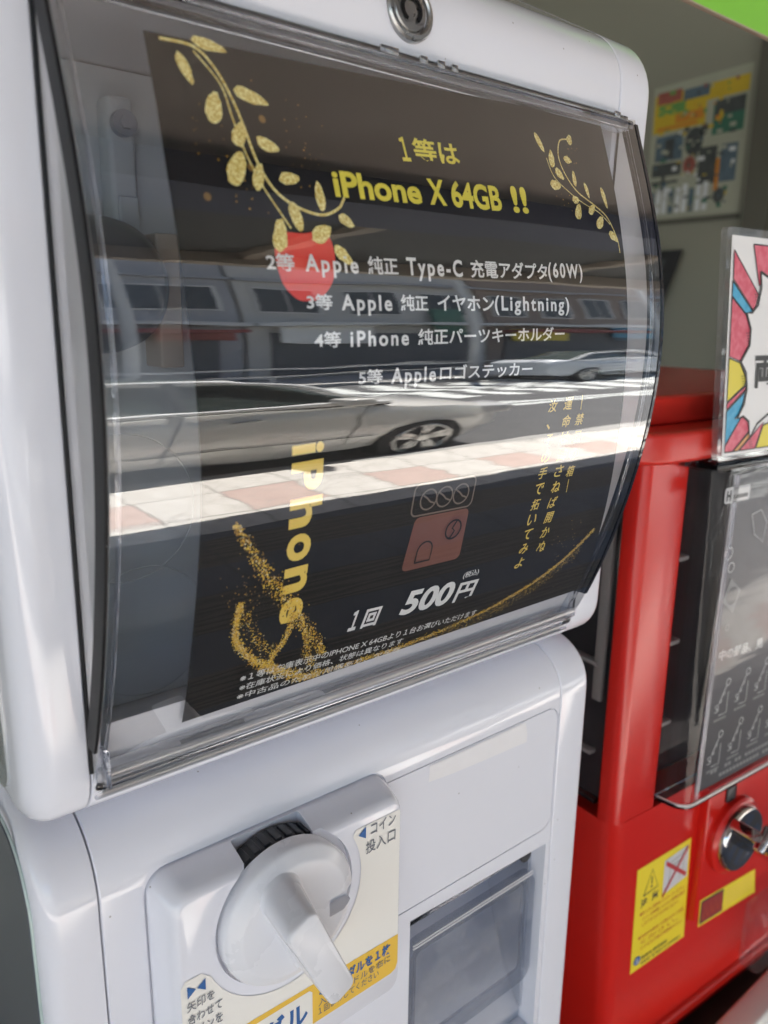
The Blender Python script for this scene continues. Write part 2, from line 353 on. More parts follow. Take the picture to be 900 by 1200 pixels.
def boolean(o, cut_bm, op='DIFFERENCE'):
    fixn(cut_bm); me = bpy.data.meshes.new('cutter'); cut_bm.to_mesh(me); cut_bm.free()
    c = bpy.data.objects.new('cutter', me); COL.objects.link(c)
    md = o.modifiers.new('b', 'BOOLEAN'); md.object = c; md.operation = op; md.solver = 'EXACT'
    dg = bpy.context.evaluated_depsgraph_get(); dg.update()
    nm = bpy.data.meshes.new_from_object(o.evaluated_get(dg)); o.modifiers.clear(); old = o.data; o.data = nm
    bpy.data.objects.remove(c); bpy.data.meshes.remove(me); bpy.data.meshes.remove(old)
    nm.polygons.foreach_set('use_smooth', [True] * len(nm.polygons)); nm.set_sharp_from_angle(angle=R(35))
def cyl_y(bm, cx, cz, r, y0, y1, n=48, mi=0):
    loft(bm, [[Vector((cx + r * math.cos(2 * math.pi * k / n), y, cz + r * math.sin(2 * math.pi * k / n))) for k in range(n)] for y in (y0, y1)], mi=mi)
def lathe_y(bm, cx, cz, prof, n=64):
    rows = [[bm.verts.new((cx + r * math.cos(2 * math.pi * k / n), y, cz + r * math.sin(2 * math.pi * k / n))) for k in range(n)] for r, y in prof]
    for a, b in zip(rows, rows[1:]):
        for i in range(n): bm.faces.new((a[i], a[(i + 1) % n], b[(i + 1) % n], b[i]))
    bm.faces.new(rows[0]); bm.faces.new(rows[-1][::-1]); fixn(bm)
def tube(bm, pts, r, n=8, mi=0, closed=False):
    pts = [Vector(p) for p in pts]; rows = []
    for i, p in enumerate(pts):
        t = (pts[min(i + 1, len(pts) - 1)] - pts[max(i - 1, 0)]).normalized()
        u = t.cross(Vector((0.31, 0.2, 0.93))); u = u if u.length > 1e-3 else t.cross(Vector((1, 0, 0))); u.normalize(); v = t.cross(u)
        rr = r[i] if isinstance(r, (list, tuple)) else r
        rows.append([p + (u * math.cos(2 * math.pi * k / n) + v * math.sin(2 * math.pi * k / n)) * rr for k in range(n)])
    loft(bm, rows, mi=mi)
# --- lettering: flat text outlines, then laid on a surface by a mapping fn(a, b) -> point
TC = {}
def glyphs(s, bold=0.0, shear=0.0):
    key = (s, bold, shear)
    if key in TC: return TC[key]
    cu = bpy.data.curves.new('t', 'FONT'); cu.body = s; cu.offset = bold; cu.shear = shear; cu.resolution_u = 4; cu.space_character = 1.28 if (s.isascii() and len(s) > 2 and not s.isdigit() and bold < 0.03) else 1.0
    o = bpy.data.objects.new('t', cu); COL.objects.link(o)
    dg = bpy.context.evaluated_depsgraph_get(); dg.update()
    me = bpy.data.meshes.new_from_object(o.evaluated_get(dg))
    vs = [(v.co.x, v.co.y) for v in me.vertices]; fs = [tuple(p.vertices) for p in me.polygons]
    bpy.data.objects.remove(o); bpy.data.curves.remove(cu); bpy.data.meshes.remove(me)
    x0, x1 = min(v[0] for v in vs), max(v[0] for v in vs); y0, y1 = min(v[1] for v in vs), max(v[1] for v in vs)
    vs = [((x - x0) / max(1e-6, x1 - x0), (y - y0) / max(1e-6, y1 - y0)) for x, y in vs]
    TC[key] = (vs, fs, (x1 - x0) / max(1e-6, y1 - y0)); return TC[key]
def letter(bm, fn, s, p0, p1, h, bold=0.0, shear=0.0, mi=0):
    """p0,p1: the lower-left and lower-right of the lettering's box; h: its height (x,z of the surface)"""
    vs, fs, _ = glyphs(s, bold, shear); p0, p1 = Vector(p0), Vector(p1); d = p1 - p0; u = Vector((-d.y, d.x)).normalized() * h
    bv = [bm.verts.new(fn(*(p0 + d * x + u * y))) for x, y in vs]
    for f in fs:
        try: bm.faces.new([bv[i] for i in f]).material_index = mi
        except ValueError: pass
def poly(bm, fn, pts, mi=0):
    try: bm.faces.new([bm.verts.new(fn(*p)) for p in pts]).material_index = mi
    except ValueError: pass
def line(bm, fn, pts, wd, mi=0):
    pts = [Vector(p) for p in pts]
    L, Rr = [], []
    for i, p in enumerate(pts):
        t = (pts[min(i + 1, len(pts) - 1)] - pts[max(i - 1, 0)]).normalized(); nn = Vector((-t.y, t.x)) * (wd / 2)
        L.append(bm.verts.new(fn(*(p + nn)))); Rr.append(bm.verts.new(fn(*(p - nn))))
    for i in range(len(pts) - 1):
        bm.faces.new((L[i], L[i + 1], Rr[i + 1], Rr[i])).material_index = mi
def facing(bm, dirv):
    """turn flat printed faces towards dirv"""
    bm.normal_update()
    for f in bm.faces:
        if f.normal.dot(dirv) < 0: f.normal_flip()
def spline(pts, n=10):
    pts = [Vector(p) for p in pts]; out = []
    for i in range(len(pts) - 1):
        a, b, c, d = pts[max(i - 1, 0)], pts[i], pts[i + 1], pts[min(i + 2, len(pts) - 1)]
        for k in range(n):
            t = k / n
            out.append(0.5 * ((2 * b) + (c - a) * t + (2 * a - 5 * b + 4 * c - d) * t * t + (3 * b - a - 3 * c + d) * t ** 3))
    out.append(pts[-1]); return out

# ================================================================== THE SETTING
def sheet(name, m, x0, x1, y0, y1, z):
    bm = bmesh.new(); poly(bm, lambda a, b: Vector((a, b, z)), [(x0, y0), (x1, y0), (x1, y1), (x0, y1)])
    o = build(name, bm, m); return tag(o, kind='structure')
sheet('ground', M['kerb'], -150, 150, -150, 60, G - 0.16)
sheet('road', M['asphalt'], -80, 80, -9.6, -2.74, G - 0.13)
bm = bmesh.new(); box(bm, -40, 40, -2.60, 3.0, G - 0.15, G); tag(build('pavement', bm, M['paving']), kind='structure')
bm = bmesh.new(); box(bm, -40, 40, -2.74, -2.604, G - 0.15, G + 0.004, 0.01); tag(build('kerb', bm, M['kerb']), kind='structure')
bm = bmesh.new(); box(bm, -40, 60, -12.4, -9.6, G - 0.15, G); tag(build('far_pavement', bm, M['kerb']), kind='structure')
bm = bmesh.new()
for yy in (-5.05, -5.3, -7.4): poly(bm, lambda a, b: Vector((a, b, G - 0.126)), [(-40, yy), (50, yy), (50, yy + 0.14), (-40, yy + 0.14)])
for k in range(9): poly(bm, lambda a, b: Vector((a, b, G - 0.126)), [(6.5 + k * 0.9, -9.2), (6.95 + k * 0.9, -9.2), (6.95 + k * 0.9, -6.0), (6.5 + k * 0.9, -6.0)])
tag(build('road_markings', bm, M['roadwhite']), kind='structure')

# canopy over the pavement
cano = tag(empty('canopy', (2, -0.5, 1.2)), 'dark street canopy over the machines with a navy beam, mirrored in the curved window', 'canopy')
new_box('ceiling_panel', M['ceil'], cano, -6, 16, -1.0, 2.2, 1.22, 1.30)
new_box('beam', M['navy'], cano, -6, 16, -1.30, -1.003, 1.00, 1.30)
new_box('soffit', M['soffit'], cano, -6, 16, -2.42, -1.303, 1.16, 1.28)
new_box('fascia', M['tan'], cano, -6, 16, -2.50, -2.423, 1.02, 1.30)
new_box('gutter', M['trim'], cano, -6, 16, -2.56, -2.503, 1.05, 1.09)
bm = bmesh.new()
bm.free()
for k in range(12): new_box('rib', M['tan'], cano, -5.5 + k * 1.8, -5.42 + k * 1.8, -2.41, -1.31, 1.10, 1.158)
# the shop behind
sh = tag(empty('shop', (0.5, 1.5, G)), 'dim olive shop wall behind the red machine, with a brown door frame', 'shop')
new_box('back_wall', M['wall'], sh, -6, 1.40, 1.50, 1.62, G, 1.216)
new_box('side_wall', M['wall'], sh, 1.402, 1.55, 0.735, 1.62, G, 1.216)
new_box('door_frame', M['frame'], sh, 1.385, 1.56, 0.690, 0.732, G, 1.216)
new_box('brown_pillar', M['brown'], sh, 1.40, 1.9, 0.30, 0.687, G, 1.216, bev=0.02)
new_box('side_frame', M['frame'], sh, 1.55, 1.62, 0.20, 0.297, G, 1.216)

# ------------------------------------------------------------------ opposite side of the street (mirrored in the cover)
def facade(name, x0, x1, h, m, label, rows, per, shop=True, y=-12.5, aw=None):
    e = tag(empty(name, ((x0 + x1) / 2, y - 4, G)), label, 'building')
    new_box('wall', m, e, x0, x1, y - 8, y, G, G + h)
    if shop: new_box('shop_shutter', M['shut'], e, x0 + 0.5, x1 - 0.5, y + 0.002, y + 0.06, G + 0.1, G + 2.5)
    new_box('ledge', M['trim'], e, x0, x1, y + 0.002, y + 0.5, G + 2.9, G + 3.12)
    if aw: new_box('awning', aw, e, x0 + 0.3, x1 - 0.3, y + 0.065, y + 0.9, G + 2.45, G + 2.62)
    for r in range(rows):
        z = G + 3.7 + r * 2.9; dx = (x1 - x0) / per
        for c in range(per):
            f = new_box('window', M['trim'], e, x0 + c * dx + 0.3, x0 + (c + 1) * dx - 0.3, y + 0.002, y + 0.07, z, z + 1.5)
            for q in (0, 1):
                a = x0 + c * dx + 0.36 + q * (dx - 0.72) / 2
                new_box('pane', M['pane'], f, a, a + (dx - 0.72) / 2 - 0.05, y + 0.072, y + 0.085, z + 0.07, z + 1.43)
        new_box('ledge', M['bld1'], e, x0, x1, y + 0.002, y + 0.2, z + 1.9, z + 2.05)
    return e
facade('office_building', -4, 7.2, 13, M['bld1'], 'grey office building with wide blue windows, mirrored at the left of the curved window', 3, 4, aw=M['awn'])
facade('shop_building', 7.3, 13.5, 10, M['bld2'], 'pale tiled shop building with few windows, mirrored in the middle of the curved window', 2, 3)
facade('brick_building', 13.6, 24, 15, M['bld3'], 'brown brick building with many windows, mirrored towards the right of the curved window', 4, 6, aw=M['awn'])
facade('corner_building', 24.1, 42, 9, M['bld2'], 'long pale building at the far end of the street, mirrored beside the window rim', 2, 6)

def car(name, label, paint, X0, Yn, mirror=1, L=4.4, W=1.72, zb=None):
    """X0 nose x (nose towards +x), Yn near side y, car extends to -x and -y"""
    zb = G - 0.13 if zb is None else zb
    e = tag(empty(name, (X0 - L / 2, Yn - W / 2, zb)), label, 'car')
    def P(s, t, z): return Vector((X0 - s * mirror, Yn - t, zb + z))
    # body stations: (distance from nose, belt height, half width factor)
    st = [(0.0, 0.62, 0.70), (0.08, 0.68, 0.80), (0.35, 0.76, 0.93), (0.9, 0.86, 0.99), (1.45, 0.93, 1.0), (2.4, 0.95, 1.0), (3.4, 0.97, 0.99), (4.0, 0.99, 0.95), (L - 0.08, 0.93, 0.86), (L, 0.85, 0.78)]
    bm = bmesh.new(); loops = []
    for s, h, k in st:
        hw = W / 2 * k; c = W / 2; bot = 0.20 if 0.2 < s < L - 0.2 else 0.32
        half = [(0.0, h + 0.035), (hw * 0.80, h + 0.02), (hw * 0.94, h - 0.03), (hw * 0.985, h - 0.12), (hw, h - 0.24), (hw * 0.985, 0.42), (hw * 0.93, bot + 0.04), (hw * 0.85, bot)]
        ring = [(c - y, z) for y, z in half[::-1]] + [(c + y, z) for y, z in half[1:]]
        loops.append([P(s, t, z) for t, z in ring])
    loft(bm, loops); fixn(bm); build('body', bm, paint, e, 38)
    cab = [(1.15, 0.94, 0.80, 0.94), (1.95, 1.36, 0.62, 1.0), (2.5, 1.42, 0.62, 1.0), (3.2, 1.38, 0.62, 1.0), (4.0, 1.0, 0.72, 0.94)]
    bm = bmesh.new(); loops = []
    for s, h, k, k2 in cab:
        a, b2 = W / 2 * k, W / 2 * 0.93
        ring = [(W / 2 - b2, 0.93), (W / 2 - b2 + (b2 - a) * 0.93 * (h - 0.9) / 0.5, h - 0.05), (W / 2 - a * 0.8, h), (W / 2 + a * 0.8, h), (W / 2 + b2 - (b2 - a) * 0.93 * (h - 0.9) / 0.5, h - 0.05), (W / 2 + b2, 0.93)]
        loops.append([P(s, t, z) for t, z in ring])
    loft(bm, loops); fixn(bm)
    bm.normal_update()
    for f in bm.faces: f.material_index = 1 if (f.normal.z > 0.93 and f.calc_center_median().z > zb + 1.3) else 0
    build('cabin', bm, [M['carglass'], paint], e, 30)
    bm = bmesh.new()
    tube(bm, [P(1.2, 0.04, 0.955), P(2.4, 0.03, 0.975), P(3.9, 0.05, 1.0)], 0.028); build('belt_trim', bm, M['brighttrim'], e, 60)
    bm = bmesh.new()
    tube(bm, [P(1.25, 0.10, 1.0), P(1.7, 0.20, 1.24), P(2.1, 0.27, 1.36), P(2.7, 0.28, 1.385), P(3.3, 0.26, 1.33), P(3.95, 0.14, 1.04)], 0.03); build('roof_rail', bm, M['brighttrim'], e, 60)
    bm = bmesh.new()
    for sx in (1.35, 2.42, 3.3): tube(bm, [P(sx, 0.0, 0.93), P(sx + 0.02, -0.004, 0.70), P(sx + 0.05, 0.008, 0.34)], 0.004, 6)
    tube(bm, [P(1.2, -0.004, 0.46), P(3.1, -0.006, 0.46)], 0.005, 6)
    build('door_gap', bm, M['tyre'], e, 60)
    bm = bmesh.new(); tube(bm, [P(2.40, 0.05, 0.98), P(2.42, 0.24, 1.37)], 0.03, 6); build('door_pillar', bm, M['tyre'], e, 60)
    bm = bmesh.new(); box(bm, *sorted((P(1.42, 0, 0).x, P(1.60, 0, 0).x)), *sorted((P(0, 0.06, 0).y, P(0, -0.16, 0).y)), zb + 0.95, zb + 1.07, 0.035); build('wing_mirror', bm, paint, e, 60)
    for s0 in (0.82, 3.55):
        for t in (0.0, W - 0.2):
            bm = bmesh.new(); cyl_y(bm, P(s0, 0, 0).x, zb + 0.315, 0.315, Yn - t - 0.2, Yn - t + (0.004 if t == 0 else 0), 32)
            fixn(bm); wh = build('wheel', bm, M['tyre'], e, 40)
            if t == 0:
                bm = bmesh.new(); cx = P(s0, 0, 0).x; cyl_y(bm, cx, zb + 0.315, 0.05, Yn + 0.005, Yn + 0.02, 16)
                for k in range(5):
                    a = 2 * math.pi * k / 5 + 0.3
                    for da in (-0.16, 0.16):
                        line(bm, lambda p, q: Vector((p, Yn + 0.012, q)), [(cx + 0.03 * math.cos(a), zb + 0.315 + 0.03 * math.sin(a)), (cx + 0.215 * math.cos(a + da), zb + 0.315 + 0.215 * math.sin(a + da))], 0.04)
                tube(bm, [(cx + 0.215 * math.cos(2 * math.pi * k / 32), Yn + 0.008, zb + 0.315 + 0.215 * math.sin(2 * math.pi * k / 32)) for k in range(33)], 0.016)
                build('rim', bm, M['rim'], wh, 40)
    bm = bmesh.new(); box(bm, *sorted((P(0.03, 0, 0).x, P(0.45, 0, 0).x)), *sorted((P(0, 0.10, 0).y, P(0, 0.42, 0).y)), zb + 0.60, zb + 0.74, 0.04); build('headlight', bm, M['lampglass'], e, 50)
    bm = bmesh.new()
    for sx in (2.0, 2.85): tube(bm, [P(sx, 0.0, 0.80), P(sx + 0.16, -0.012, 0.80)], 0.012)
    build('door_handle', bm, M['chrome'], e, 50)
    return e
car('silver_car', 'silver car parked along the kerb, mirrored across the middle of the curved window', M['silver'], 3.95, -2.80)
car('white_car', 'white car on the far lane, small mirror image near the right rim of the window', M['bluecar'], 14.5, -7.6, W=1.7)

def pole(x, y, h, label, arm=1.4):
    e = tag(empty('street_pole', (x, y, G)), label, 'street pole', 'poles along the mirrored street')
    bm = bmesh.new(); tube(bm, [(x, y, G), (x, y, G + h * 0.5), (x, y, G + h)], [0.12, 0.10, 0.08], 12); build('pole', bm, M['trim'], e, 50)
    bm = bmesh.new(); tube(bm, [(x - arm, y, G + h * 0.9), (x + arm, y, G + h * 0.9)], 0.04, 8); build('crossarm', bm, M['frame'], e, 50)
    bm = bmesh.new(); cyl_y(bm, x + 0.3, G + h * 0.72, 0.18, y + 0.12, y + 0.5, 16); fixn(bm); build('transformer', bm, M['bld1'], e, 50)
pole(4.2, -10.2, 9.0, 'pale street pole mirrored left of the lettering, before the grey office building')
pole(10.6, -10.0, 9.0, 'pale street pole mirrored mid-window, before the pale tiled shop')
pole(17.0, -10.3, 9.0, 'pale street pole mirrored near the right rim, before the brick building')
for x, y, z, w_, h_, m_, lb in ((2.2, -12.35, 2.2, 1.6, 0.9, 'cream', 'cream hanging shop board mirrored in front of the grey office building'), (6.2, -12.35, 2.05, 1.5, 0.6, 'awn', 'dull red shop board mirrored in front of the grey office building'), (9.0, -12.35, 1.9, 2.2, 1.0, 'label', 'pale wide shop board mirrored on the pale tiled shop'), (12.2, -12.35, 2.4, 0.9, 1.7, 'fly_t', 'dark green upright shop board mirrored on the pale tiled shop'), (15.2, -12.35, 1.9, 2.0, 0.8, 'yel_st', 'yellow shop board mirrored on the brick building'), (19.0, -12.35, 2.0, 1.8, 1.1, 'cyan', 'blue shop board mirrored on the brick building')):
    e = tag(empty('shop_board', (x, y, G + z)), lb, 'sign')
    new_box('panel', M[m_], e, x - w_ / 2, x + w_ / 2, y, y + 0.08, G + z, G + z + h_, bev=0.01)
    new_box('bracket', M['frame'], e, x - 0.05, x + 0.05, y - 0.15, y - 0.002, G + z + h_ * 0.3, G + z + h_ * 0.6)
gr = tag(empty('guard_rail', (8, -9.7, G)), 'white street guard rail mirrored behind the silver car', 'guard rail')
for z in (0.45, 0.78): new_box('rail', M['trim'], gr, -4, 26, -9.74, -9.69, G + z, G + z + 0.06)
for k in range(16): new_box('post', M['trim'], gr, -3.9 + k * 2, -3.82 + k * 2, -9.735, -9.695, G, G + 0.449)

# ================================================================== STAND AND SMALL FURNITURE
stand = tag(empty('display_stand', (0.6, 0.5, G)), 'dark brown stand that the white and the red capsule machines rest on', 'stand')
new_box('shelf_board', M['stand'], stand, 0.0, 1.35, 0.246, 0.78, -0.66, -0.605, bev=0.004)
for lx in (0.03, 1.27):
    for ly in (0.25, 0.71): new_box('leg', M['stand'], stand, lx, lx + 0.05, ly, ly + 0.05, G, -0.662)
wb = tag(empty('cream_panel', (0.85, 0.23, G)), 'cream plastic panel standing low in front of the red machine, at the bottom right corner', 'panel')
bm = bmesh.new(); box(bm, 0.44, 1.10, 0.222, 0.2385, G, -0.5835, 0.003, 4); build('board', bm, M['cream'], wb, 40)
bm = bmesh.new(); box(bm, 0.43, 1.11, 0.219, 0.2425, -0.583, -0.575, 0.003, 3); build('cap_rail', bm, M['cream'], wb, 40)

# ================================================================== WHITE CAPSULE MACHINE
wm = tag(empty('capsule_machine', (0.2068, 0.33, -0.603)), 'white capsule machine with a bulging clear window over a black poster and a white knob', 'capsule machine')
XA, XB, XC, XD = 0.0537, 0.0746, 0.3338, 0.3600
hood = fillet([(0.2472, -0.1735), (0.2405, 0.1205), (0.40, 0.2065), (0.40, -0.1735)], [0.022, 0.030, 0.0, 0.0], 8)
low = fillet([(0.2500, -0.603), (0.2500, -0.1790), (0.40, -0.1765), (0.40, -0.603)], [0.0, 0.027, 0.0, 0.0], 10)
hood_l = build('hood_side_frame', prism_x(hood, XA, XB - 0.0003, 0.011, 0.0008), M['white'], wm, 35)
hood_r = build('hood_side_frame', prism_x(hood, XC + 0.0003, XD, 0.0008, 0.006), M['white'], wm, 35)
hood_c = build('hood_front', prism_x(hood, XB + 0.0003, XC - 0.0003, 0.0008, 0.0008), M['white'], wm, 35)
cb = bmesh.new(); box(cb, 0.0785, 0.3300, 0.10, 0.318, -0.1640, 0.0880); boolean(hood_c, cb)
low_l = build('lower_side_frame', prism_x(low, XA, XB - 0.0003, 0.008, 0.0008), M['white'], wm, 35)
low_r = build('lower_side_frame', prism_x(low, XC + 0.0003, XD, 0.0008, 0.005), M['white'], wm, 35)
low_c = build('lower_front', prism_x(low, XB + 0.0003, XC - 0.0003, 0.0008, 0.0008), M['white'], wm, 35)
# the hood is open at both sides behind the clear side windows, so light reaches the inside
cb = bmesh.new(); box(cb, 0.05, 0.09, 0.270, 0.3115, -0.158, 0.105); boolean(hood_l, cb)
cb = bmesh.new(); box(cb, 0.07, 0.09, 0.270, 0.3115, -0.158, 0.0879); boolean(hood_c, cb)
cb = bmesh.new(); box(cb, 0.32, 0.338, 0.270, 0.3115, -0.158, 0.0879); boolean(hood_c, cb)
cb = bmesh.new(); box(cb, 0.32, 0.37, 0.270, 0.3115, -0.158, 0.105); boolean(hood_r, cb)
# groove round the front panel, prize bay
cb = bmesh.new()
o1 = rrect(0.1950, 0.3325, -0.2866, -0.2090, 0.009); o2 = inset(o1, 0.0007)
a = [[cb.verts.new((p.x, y, p.y)) for p in q] for q in (o1, o2) for y in (0.2490, 0.2512)]
n = len(o1)
for i in range(n):
    j = (i + 1) % n
    for r1, r2 in ((0, 1), (1, 3), (3, 2), (2, 0)): cb.faces.new((a[r1][i], a[r1][j], a[r2][j], a[r2][i]))
boolean(low_c, cb)
cb = bmesh.new()
o1 = rrect(0.0906, 0.2077, -0.3129, -0.2011, 0.010); o2 = inset(o1, 0.0009)
a = [[cb.verts.new((p.x, y, p.y)) for p in q] for q in (o1, o2) for y in (0.2462, 0.2512)]
n = len(o1)
for i in range(n):
    j = (i + 1) % n
    for r1, r2 in ((0, 1), (1, 3), (3, 2), (2, 0)): cb.faces.new((a[r1][i], a[r1][j], a[r2][j], a[r2][i]))
boolean(low_c, cb)
cb = bmesh.new()
poly8 = [Vector(p) for p in ((0.2243, -0.2938), (0.3292, -0.2970), (0.3292, -0.43), (0.2243, -0.43))]
loft(cb, [[Vector((p.x, y, p.y)) for p in poly8] for y in (0.24, 0.318)]); boolean(low_c, cb)
bm = bmesh.new(); loft(bm, [[Vector((x, y, z)) for y, z in ((0.300, -0.2975), (0.317, -0.2975), (0.317, -0.4295), (0.262, -0.4295), (0.262, -0.418), (0.274, -0.40), (0.288, -0.36))] for x in (0.2247, 0.3288)]); fixn(bm); build('bay_chute', bm, M['bay'], wm, 50)
bm = bmesh.new(); loft(bm, [[Vector((x, y, z)) for y, z in ((0.2600, -0.2985), (0.2998, -0.2985), (0.2876, -0.36), (0.2736, -0.40), (0.2600, -0.42))] for x in (0.3265, 0.3288)]); fixn(bm); build('bay_wall', bm, M['bay'], wm, 50)
new_box('machine_back', M['white'], wm, XA + 0.004, XD - 0.004, 0.4003, 0.46, -0.603, 0.19, bev=0.01)
# flap over the prize bay: clear sheet with a thick clear frame
FL = rrect(0.2262, 0.3275, -0.392, -0.3145, 0.010); FLi = inset(FL, 0.0075)
bm = bmesh.new()
for (q0, y0), (q1, y1) in zip([(FL, 0.2585), (FL, 0.2555), (inset(FL, 0.0015), 0.2535), (inset(FL, 0.006), 0.2535), (FLi, 0.2560), (FLi, 0.2585)], [(FL, 0.2555), (inset(FL, 0.0015), 0.2535), (inset(FL, 0.006), 0.2535), (FLi, 0.2560), (FLi, 0.2585), (FL, 0.2585)]):
    r0 = [bm.verts.new((p.x, y0, p.y)) for p in q0]; r1 = [bm.verts.new((p.x, y1, p.y)) for p in q1]
    for i in range(len(r0)): bm.faces.new((r0[i], r0[(i + 1) % len(r0)], r1[(i + 1) % len(r0)], r1[i]))
bmesh.ops.remove_doubles(bm, verts=bm.verts, dist=1e-6); fixn(bm); flap = build('prize_flap', bm, M['flapframe'], wm, 30)
bm = bmesh.new(); poly(bm, lambda p, q: Vector((p, 0.2572, q)), inset(FL, 0.007)); facing(bm, Vector((0, -1, 0))); build('flap_sheet', bm, M['flapsheet'], flap)
bm = bmesh.new()
for zz in (-0.3150, -0.3168): tube(bm, [(0.2300, 0.2536, zz), (0.3235, 0.2536, zz)], 0.00045, 6)
build('flap_highlight', bm, M['ledge'], flap, 60)  # pale tubes imitate the two bright highlights along the flap's top
bm = bmesh.new(); box(bm, 0.2255, 0.3282, 0.262, 0.270, -0.3125, -0.3035, 0.002); build('hinge_bar', bm, M['glass'], flap, 40)
bm = bmesh.new(); cyl_y(bm, 0.3215, -0.306, 0.0045, 0.2575, 0.2625, 24); fixn(bm); build('hinge_pin', bm, M['black2'], flap, 40)
# inside of the hood
new_box('hood_liner', M['liner'], wm, 0.0790, 0.3296, 0.3120, 0.3176, -0.1635, 0.0875)
br = new_box('latch_bracket', M['liner2'], wm, 0.1158, 0.1258, 0.300, 0.3118, 0.022, 0.076, bev=0.002)
bm = bmesh.new(); cyl_y(bm, 0.1208, 0.0665, 0.0045, 0.2965, 0.300, 24); cyl_y(bm, 0.1208, 0.0665, 0.0024, 0.2950, 0.2962, 6); fixn(bm); build('screw', bm, M['bay'], br, 30)
bm = bmesh.new(); box(bm, 0.1172, 0.1246, 0.2975, 0.2998, 0.026, 0.042, 0.0008); build('latch_tongue', bm, M['liner2'], br, 30)
new_box('guide_strip', M['beige'], wm, 0.1295, 0.139, 0.296, 0.3118, -0.02, 0.03, bev=0.001)
bm = bmesh.new(); lathe_y(bm, 0.106, 0.010, [(0.024, 0.3118), (0.024, 0.292), (0.0225, 0.284), (0.018, 0.278), (0.008, 0.2745), (0.001, 0.274)]); build('dark_dome', bm, M['dome'], wm, 40)
for cx_, cz_, r_ in ((0.112, -0.075, 0.030), (0.118, -0.128, 0.028)):
    bm = bmesh.new(); tube(bm, [(cx_ + r_ * math.cos(2 * math.pi * k / 48), 0.300, cz_ + r_ * math.sin(2 * math.pi * k / 48)) for k in range(49)], 0.0003, 6); build('capsule_seam', bm, M['liner2'], wm, 60)

# bulging clear cover --------------------------------------------------
CO = (-292.3037, -60.955, 1.7995, 2.6865, 0.071, 0.2089)
def prof(z):
    r = 0.0
    for c in CO: r = r * z + c
    return r
def slope(z): return (prof(z + 1e-4) - prof(z - 1e-4)) / 2e-4
ZT, ZB = 0.0885, -0.1592; WL, WR = 0.0752, 0.3340
NZ = 60; zs = [ZT + (ZB - ZT) * i / NZ for i in range(NZ + 1)]
bm = bmesh.new()
def grid(bm, x0, x1, off, mi, nx=8):
    rows = []
    for z in zs:
        s = slope(z); nl = math.sqrt(1 + s * s)
        rows.append([bm.verts.new((x0 + (x1 - x0) * k / nx, prof(z) + off / nl, z - off * s / nl)) for k in range(nx + 1)])
    for a, b in zip(rows, rows[1:]):
        for k in range(nx):
            f = bm.faces.new((a[k], b[k], b[k + 1], a[k + 1])); f.material_index = mi
grid(bm, WL, WR, 0.0, 0); grid(bm, WL + 0.002, WR - 0.002, 0.0022, 1); facing(bm, Vector((0, -1, 0)))
cover = build('window_cover', bm, [M['clear'], M['clear_in']], wm, 60)
def hoodY(z): return 0.2405 + (0.1205 - z) / (0.1205 + 0.1735) * 0.0067
for x, nm in ((WL, 1), (WR, -1)):
    bm = bmesh.new(); rows = [[bm.verts.new((x, prof(z) + 0.0003, z)), bm.verts.new((x, max(prof(z) + 0.0006, hoodY(z) - 0.0004), z))] for z in zs]
    for a, b in zip(rows, rows[1:]): bm.faces.new((a[0], a[1], b[1], b[0]))
    facing(bm, Vector((-nm, 0, 0))); build('cover_cheek', bm, M['milky' if nm == 1 else 'milky2'], cover)
    bm = bmesh.new(); xi, xo = (x - 0.0012, x - 0.0002) if nm == 1 else (x - 0.0016, x - 0.0004); loops = []
    for z in [ZT - 0.002 + (-0.1405 - ZT + 0.002) * i / 50 for i in range(51)]:
        d = min(0.0080 if nm == 1 else 0.0100, max(0.002, hoodY(z) - prof(z) - 0.001)); y = prof(z) + (0.0006 if nm == 1 else 0.0026)
        loops.append([Vector((xi, y, z)), Vector((xo, y, z)), Vector((xo, y + d, z)), Vector((xi, y + d, z))])
        if nm == -1: loops[-1] = [Vector((x - 0.0013, prof(z) - 0.0004, z)), Vector((x + 0.0006, prof(z) - 0.0004, z)), Vector((x + 0.0006, prof(z) + min(d, 0.0072), z)), Vector((x - 0.0013, prof(z) + min(d, 0.0072), z))]
    loft(bm, loops); fixn(bm); build('rim_seal', bm, M['black'] if nm == 1 else M['rimdark'], cover)
    bm = bmesh.new(); tube(bm, [(x - nm * 0.0004, hoodY(z) - 0.0004, z) for z in zs[:-2]], 0.0008, 6); build('seam_strip', bm, M['black'], cover, 60)  # first tube: black strip drawn in for the dark gap between cheek and hood
    bm = bmesh.new(); tube(bm, [(x + nm * 0.0036, prof(z) + 0.0032, z) for z in zs[1:-1]], 0.0007, 6); build('edge_bead', bm, M['glass'], cover, 60)
